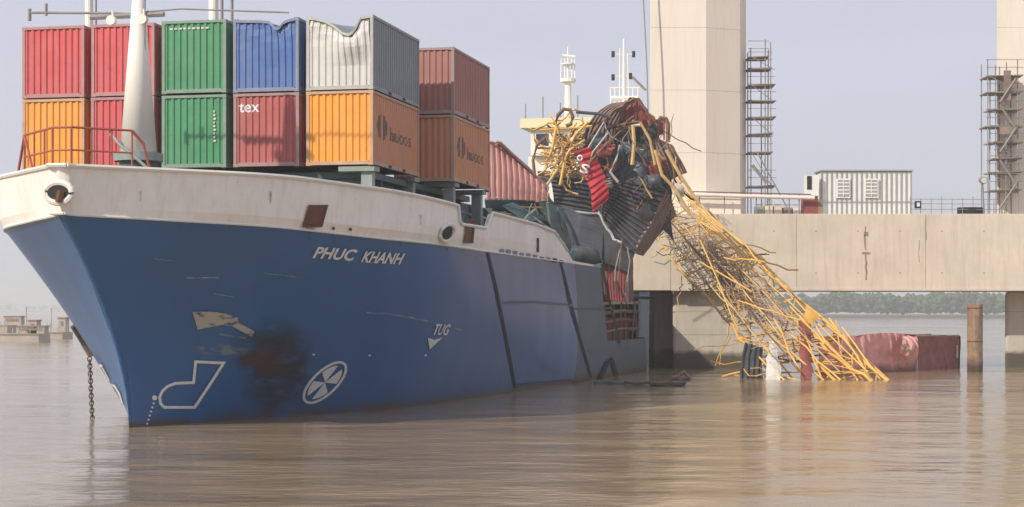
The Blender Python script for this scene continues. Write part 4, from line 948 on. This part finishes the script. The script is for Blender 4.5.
wp(MB().tube([Vector((X_(984), 116.75, 12.25)), Vector((X_(985.5), 116.35, 12.2))], .19, 12, .24).build('lamp_head', 'steel'), lp); wp(MB().tube([Vector((X_(985.5), 116.35, 12.2)), Vector((X_(985.7), 116.31, 12.2))], .2, 12).build('lamp_glass', 'stripe'), lp)
dh = thing('dark_hose_coil', 'low dark coil of hose on the beam at the foot of the lamp', 'hose', (X_(975), 117, bt)); mb = MB()
for k in range(4): mb.tube([Vector((X_(974)+.8*math.cos(q), 117+.5*math.sin(q), bt+.08+k*.11)) for q in [6.2832*i/16 for i in range(17)]], .06)
wp(mb.build('hose', 'dark'), dh)
# scaffolds
def scaffold(label, xs, ztop__, Z0, plats, name='scaffold', seed=1, base=bt):
    random.seed(seed); t = thing(name, label, 'scaffold', (X_(sum(xs)/len(xs), Z0), Z0, base), 0, 'scaffolds against the pylons')
    for x in xs:
        for dy in (0, 1.6):
            j = random.uniform(-.05, .05); h = ztop__-random.uniform(0, 1.2)
            wp(MB().tube([Vector((X_(x, Z0), Z0+dy, base)), Vector((X_(x, Z0)+j, Z0+dy, h))], .04, 6).build('standard', 'steel'), t)
    a, b = X_(min(xs), Z0), X_(max(xs), Z0)
    for k, (z, lo, hi) in enumerate(plats):
        xa, xb = X_(lo, Z0), X_(hi, Z0)
        wp(MB().slab([Vector((xa, Z0-.1, z)), Vector((xb, Z0-.1, z+random.uniform(-.05, .12))), Vector((xb, Z0+1.6, z)), Vector((xa, Z0+1.6, z))], (0, 0, -.07)).build('platform', 'plank'), t)
        for dz in (.55, 1.05): wp(MB().tube([Vector((xa, Z0-.12, z+dz)), Vector((xb, Z0-.12, z+dz))], .022, 5).build('ledger', 'steel'), t)
    for k in range(len(plats)-1):
        if k % 2 == 0: wp(MB().tube([Vector((a, Z0-.15, plats[k][0])), Vector((b, Z0-.15, plats[k+1][0]))], .025, 5).build('brace', 'steel'), t)
    return t
def zy(y, Z): return EYE+(HZ-y)/F*Z
Zs = 120
s1 = scaffold('steel scaffold on the right flank of the nearer pylon', [751, 765, 771], zy(38, Zs), Zs, [(zy(y, Zs), 748, x) for y, x in ((57, 769), (68, 772), (85, 775), (100, 776), (117, 776), (134, 773), (152, 773), (186, 776))], seed=3)
wp(MB().tube([Vector((X_(757, 119.5), 119.5, zy(152, 119.5))), Vector((X_(792, 119.5), 119.5, bt))], .05, 6).build('raking_shore', 'steel'), s1)
wp(MB().tube([Vector((X_(752, 119.5), 119.5, zy(165, 119.5))), Vector((X_(767, 119.5), 119.5, zy(183, 119.5)))], .12, 6).build('stair_flight', 'steel'), s1)
s2 = scaffold('steel scaffold wrapped round the right edge pylon', [988, 996, 1006, 1018], zy(58, 116.4), 116.4, [(zy(y, 116.4), x, 1023) for y, x in ((76, 986), (92, 986), (109, 990), (126, 985), (142, 990), (158, 993), (172, 990), (190, 990))], seed=4)
for k, y in enumerate((78, 105, 128, 160, 184)): wp(MB().tube([Vector((X_(1000 if k % 2 else 1016, 116.1), 116.1, zy(y, 116))), Vector((X_(1016 if k % 2 else 1000, 116.1), 116.1, zy(y+24, 116)))], .07, 6).build('stair_flight', 'steel'), s2)
wp(MB().box(X_(1004, 116.2), X_(1011, 116.2), 116.2, 116.3, zy(100, 116), zy(70, 116)).build('formwork_panel', 'brn'), s2); wp(MB().box(X_(1000, 116.2), X_(1018, 116.2), 116.2, 116.3, zy(134, 116), zy(126, 116)).build('formwork_panel', 'plank'), s2)
hc = thing('hoist_cable', 'slack hoist cable hanging down the left edge of the nearer pylon', 'cable', (X_(647, 117), 117, 14)); wp(MB().tube([P(641, -40, 117), P(645, 30, 117), P(647, 70, 117), P(648, 112, 117)], .045, 6).build('cable_strand', 'steel'), hc)

# ------------------------------------------------------------------ things in the water
sc_ = thing('shipping_container', 'faded red buckled container half sunk in the river beyond the tip of the boom', 'shipping container', P(890, 372, 112))
Aa, Ab, Ac = P(818, 340, 106), P(916, 336, 113), P(959, 336, 119)
def topw(u, v, p): p.z += (.28*math.exp(-((u-.55)/.3)**2))*(1-v); return p
def dn(p): return Vector((p.x, p.y, -.8))
o = sheet([Aa, Ab, dn(Ab), dn(Aa)], 14, .035, .16, .12, 81, shape=topw); thick(wp(o.build('side_wall', 'sub'), sc_))
thick(wp(sheet([Ab, Ac, dn(Ac), dn(Ab)], 5, .03, .12, 0, 82).build('end_wall', 'subd'), sc_))
bk = Vector((3.0, 6, .0)); thick(wp(sheet([Aa+bk*.4, Ac+Vector((-1.2, 2.5, 0)), Ab, Aa], 0, 0, .14, .25, 83, shape=lambda u, v, p: p+Vector((0, 0, .28*math.exp(-((u-.55)/.3)**2)*v))).build('roof', 'sub'), sc_))
for a, b in ((Ab, dn(Ab)), (Ac, dn(Ac)), (P(945, 337, 117), dn(P(945, 337, 117)))): wp(edge_rail(None, a+Vector((0, -.06, .0)), b+Vector((0, -.06, 0)), .09, 'f_pink' if a is Ab else 'dark', .04), sc_)
wp(edge_rail(None, P(957, 345, 118.4), P(957, 358, 118.4), .06, 'dirtyw', .02), sc_)
wp(edge_rail(None, Ab, Ac, .08, 'stain', .03), sc_); wp(edge_rail(None, P(903, 344, 110), P(909, 352, 110), .12, 'stain', .1), sc_)
wp(thick(sheet([P(900, 338, 110.5), P(914, 336, 111.5), P(918, 362, 112), P(898, 348, 110.5)], 3, .1, .3, .3, 84).build('torn_flap', 'c_pink')), sc_)
def pile(label, px, ytop, yw, wpx, m='wood', grp='old piles in the river', lean=0, seed=1):
    random.seed(seed); Z = EYE*F/(yw-HZ); x = X_(px, Z); r = wpx/2*Z/F; t = thing('timber_pile', label, 'pile', (x, Z, 0), 0, grp); n = 14; vs = []; K = 14; zt_ = zy(ytop, Z)
    for i in range(n+1):
        z = -1.5+(zt_+1.5)*i/n
        for j in range(K): q = 6.2832*j/K; rr_ = r*(1+.06*noise.noise((math.cos(q)*2, math.sin(q)*2, z*1.3+seed))+.04*(j % 3 == 0)); vs.append((x+lean*z+rr_*math.cos(q), Z+rr_*math.sin(q), z+(random.uniform(-.06, .06) if i == n else 0)))
    mb = MB().add(vs, [(i*K+j, i*K+(j+1) % K, (i+1)*K+(j+1) % K, (i+1)*K+j) for i in range(n) for j in range(K)]+[tuple(n*K+j for j in range(K))]); wp(mb.build('shaft', m), t)
    for z in (zt_-.25, zt_*.45):
        wp(MB().tube([Vector((x+lean*z+(r*1.04)*math.cos(q), Z+r*1.04*math.sin(q), z)) for q in [6.2832*i/14 for i in range(15)]], .025, 4).build('band', 'rusty'), t)
    return t
pile('thick weathered pile standing alone between the sunken container and the right pedestal', 975, 304, 372, 15, seed=2)
pile('thin dark pile standing inside the lattice of the fallen boom', 806, 322, 376, 10, 'wood', seed=3)
def flare_edge(y):
    """outermost starboard hull point seen at picture row y"""
    best = None
    for k in range(60):
        t = .3+k*.2; lo, hi = 0, 6.6
        for _ in range(30):
            mid = (lo+hi)/2; q = proj(hp(t+s0(mid), mid, -1))
            if q[1] > y: lo = mid
            else: hi = mid
        p = hp(t+s0(lo), lo, -1, .06); x = proj(p)[0]
        if best is None or x < best[0]: best = (x, p)
    return best[1]
# anchor chain off the starboard bow
ch = thing('anchor_chain', 'rusty anchor chain hanging from the bow down into the river', 'chain', (X_(86, 64), 64, 0))
def link_mb(c, d, r, k):
    d = d.normalized(); a = d.cross(Vector((1, 0, 0)) if k else Vector((0, 1, 0))).normalized()
    pts = [c+d*(math.cos(q)*r*1.55)+a*(math.sin(q)*r) for q in [6.2832*i/10 for i in range(11)]]; return MB().tube(pts, r*.34, 5)
A0 = flare_edge(356)-Vector((.05, .1, .1)); A1 = A0+Vector((.14, -.1, 0)); A1.z = -.5
L0 = (A1-A0).length; n = int(L0/.13)
for k in range(n+1): wp(link_mb(A0+(A1-A0)*k/n+Vector((0, 0, 0)), A1-A0, .07, k % 2).build('chain_link', 'chain'), ch)
M['bluemark'] = M['mark']
ed = [flare_edge(y) for y in (326, 335, 345, 356)]
sp(MB().tube(ed, .09, 8, .12).build('anchor_shank', 'chain'))
# floating debris
for k, (x, y, wd, m_, lb_) in enumerate(((680, 380, 1.0, 'brn', 'brown floating lump of debris beside the pedestal'), (616, 384, 2.2, 'teal', 'low dark plate floating beside the torn hull'), (655, 386, 3.0, 'ped', 'thin pale plank floating in front of the pedestal'))):
    Z = EYE*F/(y-HZ); t = thing('floating_debris', lb_, 'debris', (X_(x, Z), Z, 0), 0); 
    o = sheet([Vector((X_(x, Z)-wd/2, Z+.8, .12)), Vector((X_(x, Z)+wd/2, Z+.6, .05)), Vector((X_(x, Z)+wd/2, Z-.5, .06)), Vector((X_(x, Z)-wd/2, Z-.4, .1))], 3, .03, .12, 0, 90+k); wp(thick(o.build('debris_sheet', m_), .12), t)
    if k == 0: wp(MB().tube([Vector((X_(x, Z)-.3, Z, 0)), Vector((X_(x, Z)+.2, Z, .45)), Vector((X_(x, Z)+.6, Z, .05))], .12).build('debris_lump', 'brn'), t)
# moored craft far to the left
def barge(label, x0, x1, yw, h, cabin, m, seed):
    random.seed(seed); Z = EYE*F/(yw-HZ); a, b = X_(x0, Z), X_(x1, Z); t = thing('moored_barge', label, 'barge', ((a+b)/2, Z, 0), 0, 'barges moored far to the left')
    wp(MB().prism([(a, Z), (b-1, Z), (b, Z+1.5), (b-1, Z+4), (a, Z+4)], -.5, h).build('barge_hull', m), t)
    wp(MB().box(a, b-1, Z-.04, Z-.004, h-.22, h-.02).build('rubbing_band', 'brn'), t)
    for cx, cw, chh in cabin:
        c0 = X_(cx, Z); wp(MB().box(c0, c0+cw, Z+1, Z+3, h, h+chh).build('cabin', 'barge'), t); wp(MB().box(c0-.1, c0+cw+.1, Z+.9, Z+3.1, h+chh, h+chh+.15).build('cabin_roof', 'brn'), t)
        wp(MB().box(c0+.3, c0+cw-.3, Z+.96, Z+.995, h+chh*.45, h+chh*.8).build('cabin_window', 'brn'), t)
    for k in range(7): x = a+(b-a)*(.08+.13*k); wp(MB().tube([Vector((x, Z+.5, h)), Vector((x, Z+.5, h+random.uniform(.5, 1.3)))], .05, 5).build('deck_post', 'barge'), t)
    wp(MB().tube([Vector((b-3, Z+2, h)), Vector((b-3, Z+2, h+3.2))], .07, 6).build('barge_mast', 'barge'), t)
barge('pale flat barge nearest the ship bow at the far left', -20, 47, 342, 1.0, ((14, 3.4, .8), (26, 1.0, 1.5)), 'barge', 1)
barge('second barge with a tall mast just behind the bow flare at left', 44, 70, 339, .9, ((56, 1.0, 1.8),), 'barge', 2)
barge('small dark barge moored behind the pale flat one', -40, 14, 336, 1.6, ((2, 2.5, 1.2),), 'barge', 3)

# ------------------------------------------------------------------ air
hz = bpy.data.materials.new('haze'); hz.use_nodes = True; t = hz.node_tree; t.nodes.remove(t.nodes['Principled BSDF'])
pv = t.nodes.new('ShaderNodeVolumePrincipled'); pv.inputs['Color'].default_value = (.88, .94, .97, 1); pv.inputs['Density'].default_value = .00062; pv.inputs['Anisotropy'].default_value = .2
t.links.new(pv.outputs[0], t.nodes['Material Output'].inputs['Volume']); M['haze'] = hz
tag(MB().box(-S-10, S+10, -320, S+10, -6, 45).build('haze', 'haze'), 'thin pale haze over the river', 'haze', kind='stuff')
sc.cycles.volume_bounces = 1; sc.cycles.max_bounces = 6; sc.cycles.transparent_max_bounces = 12
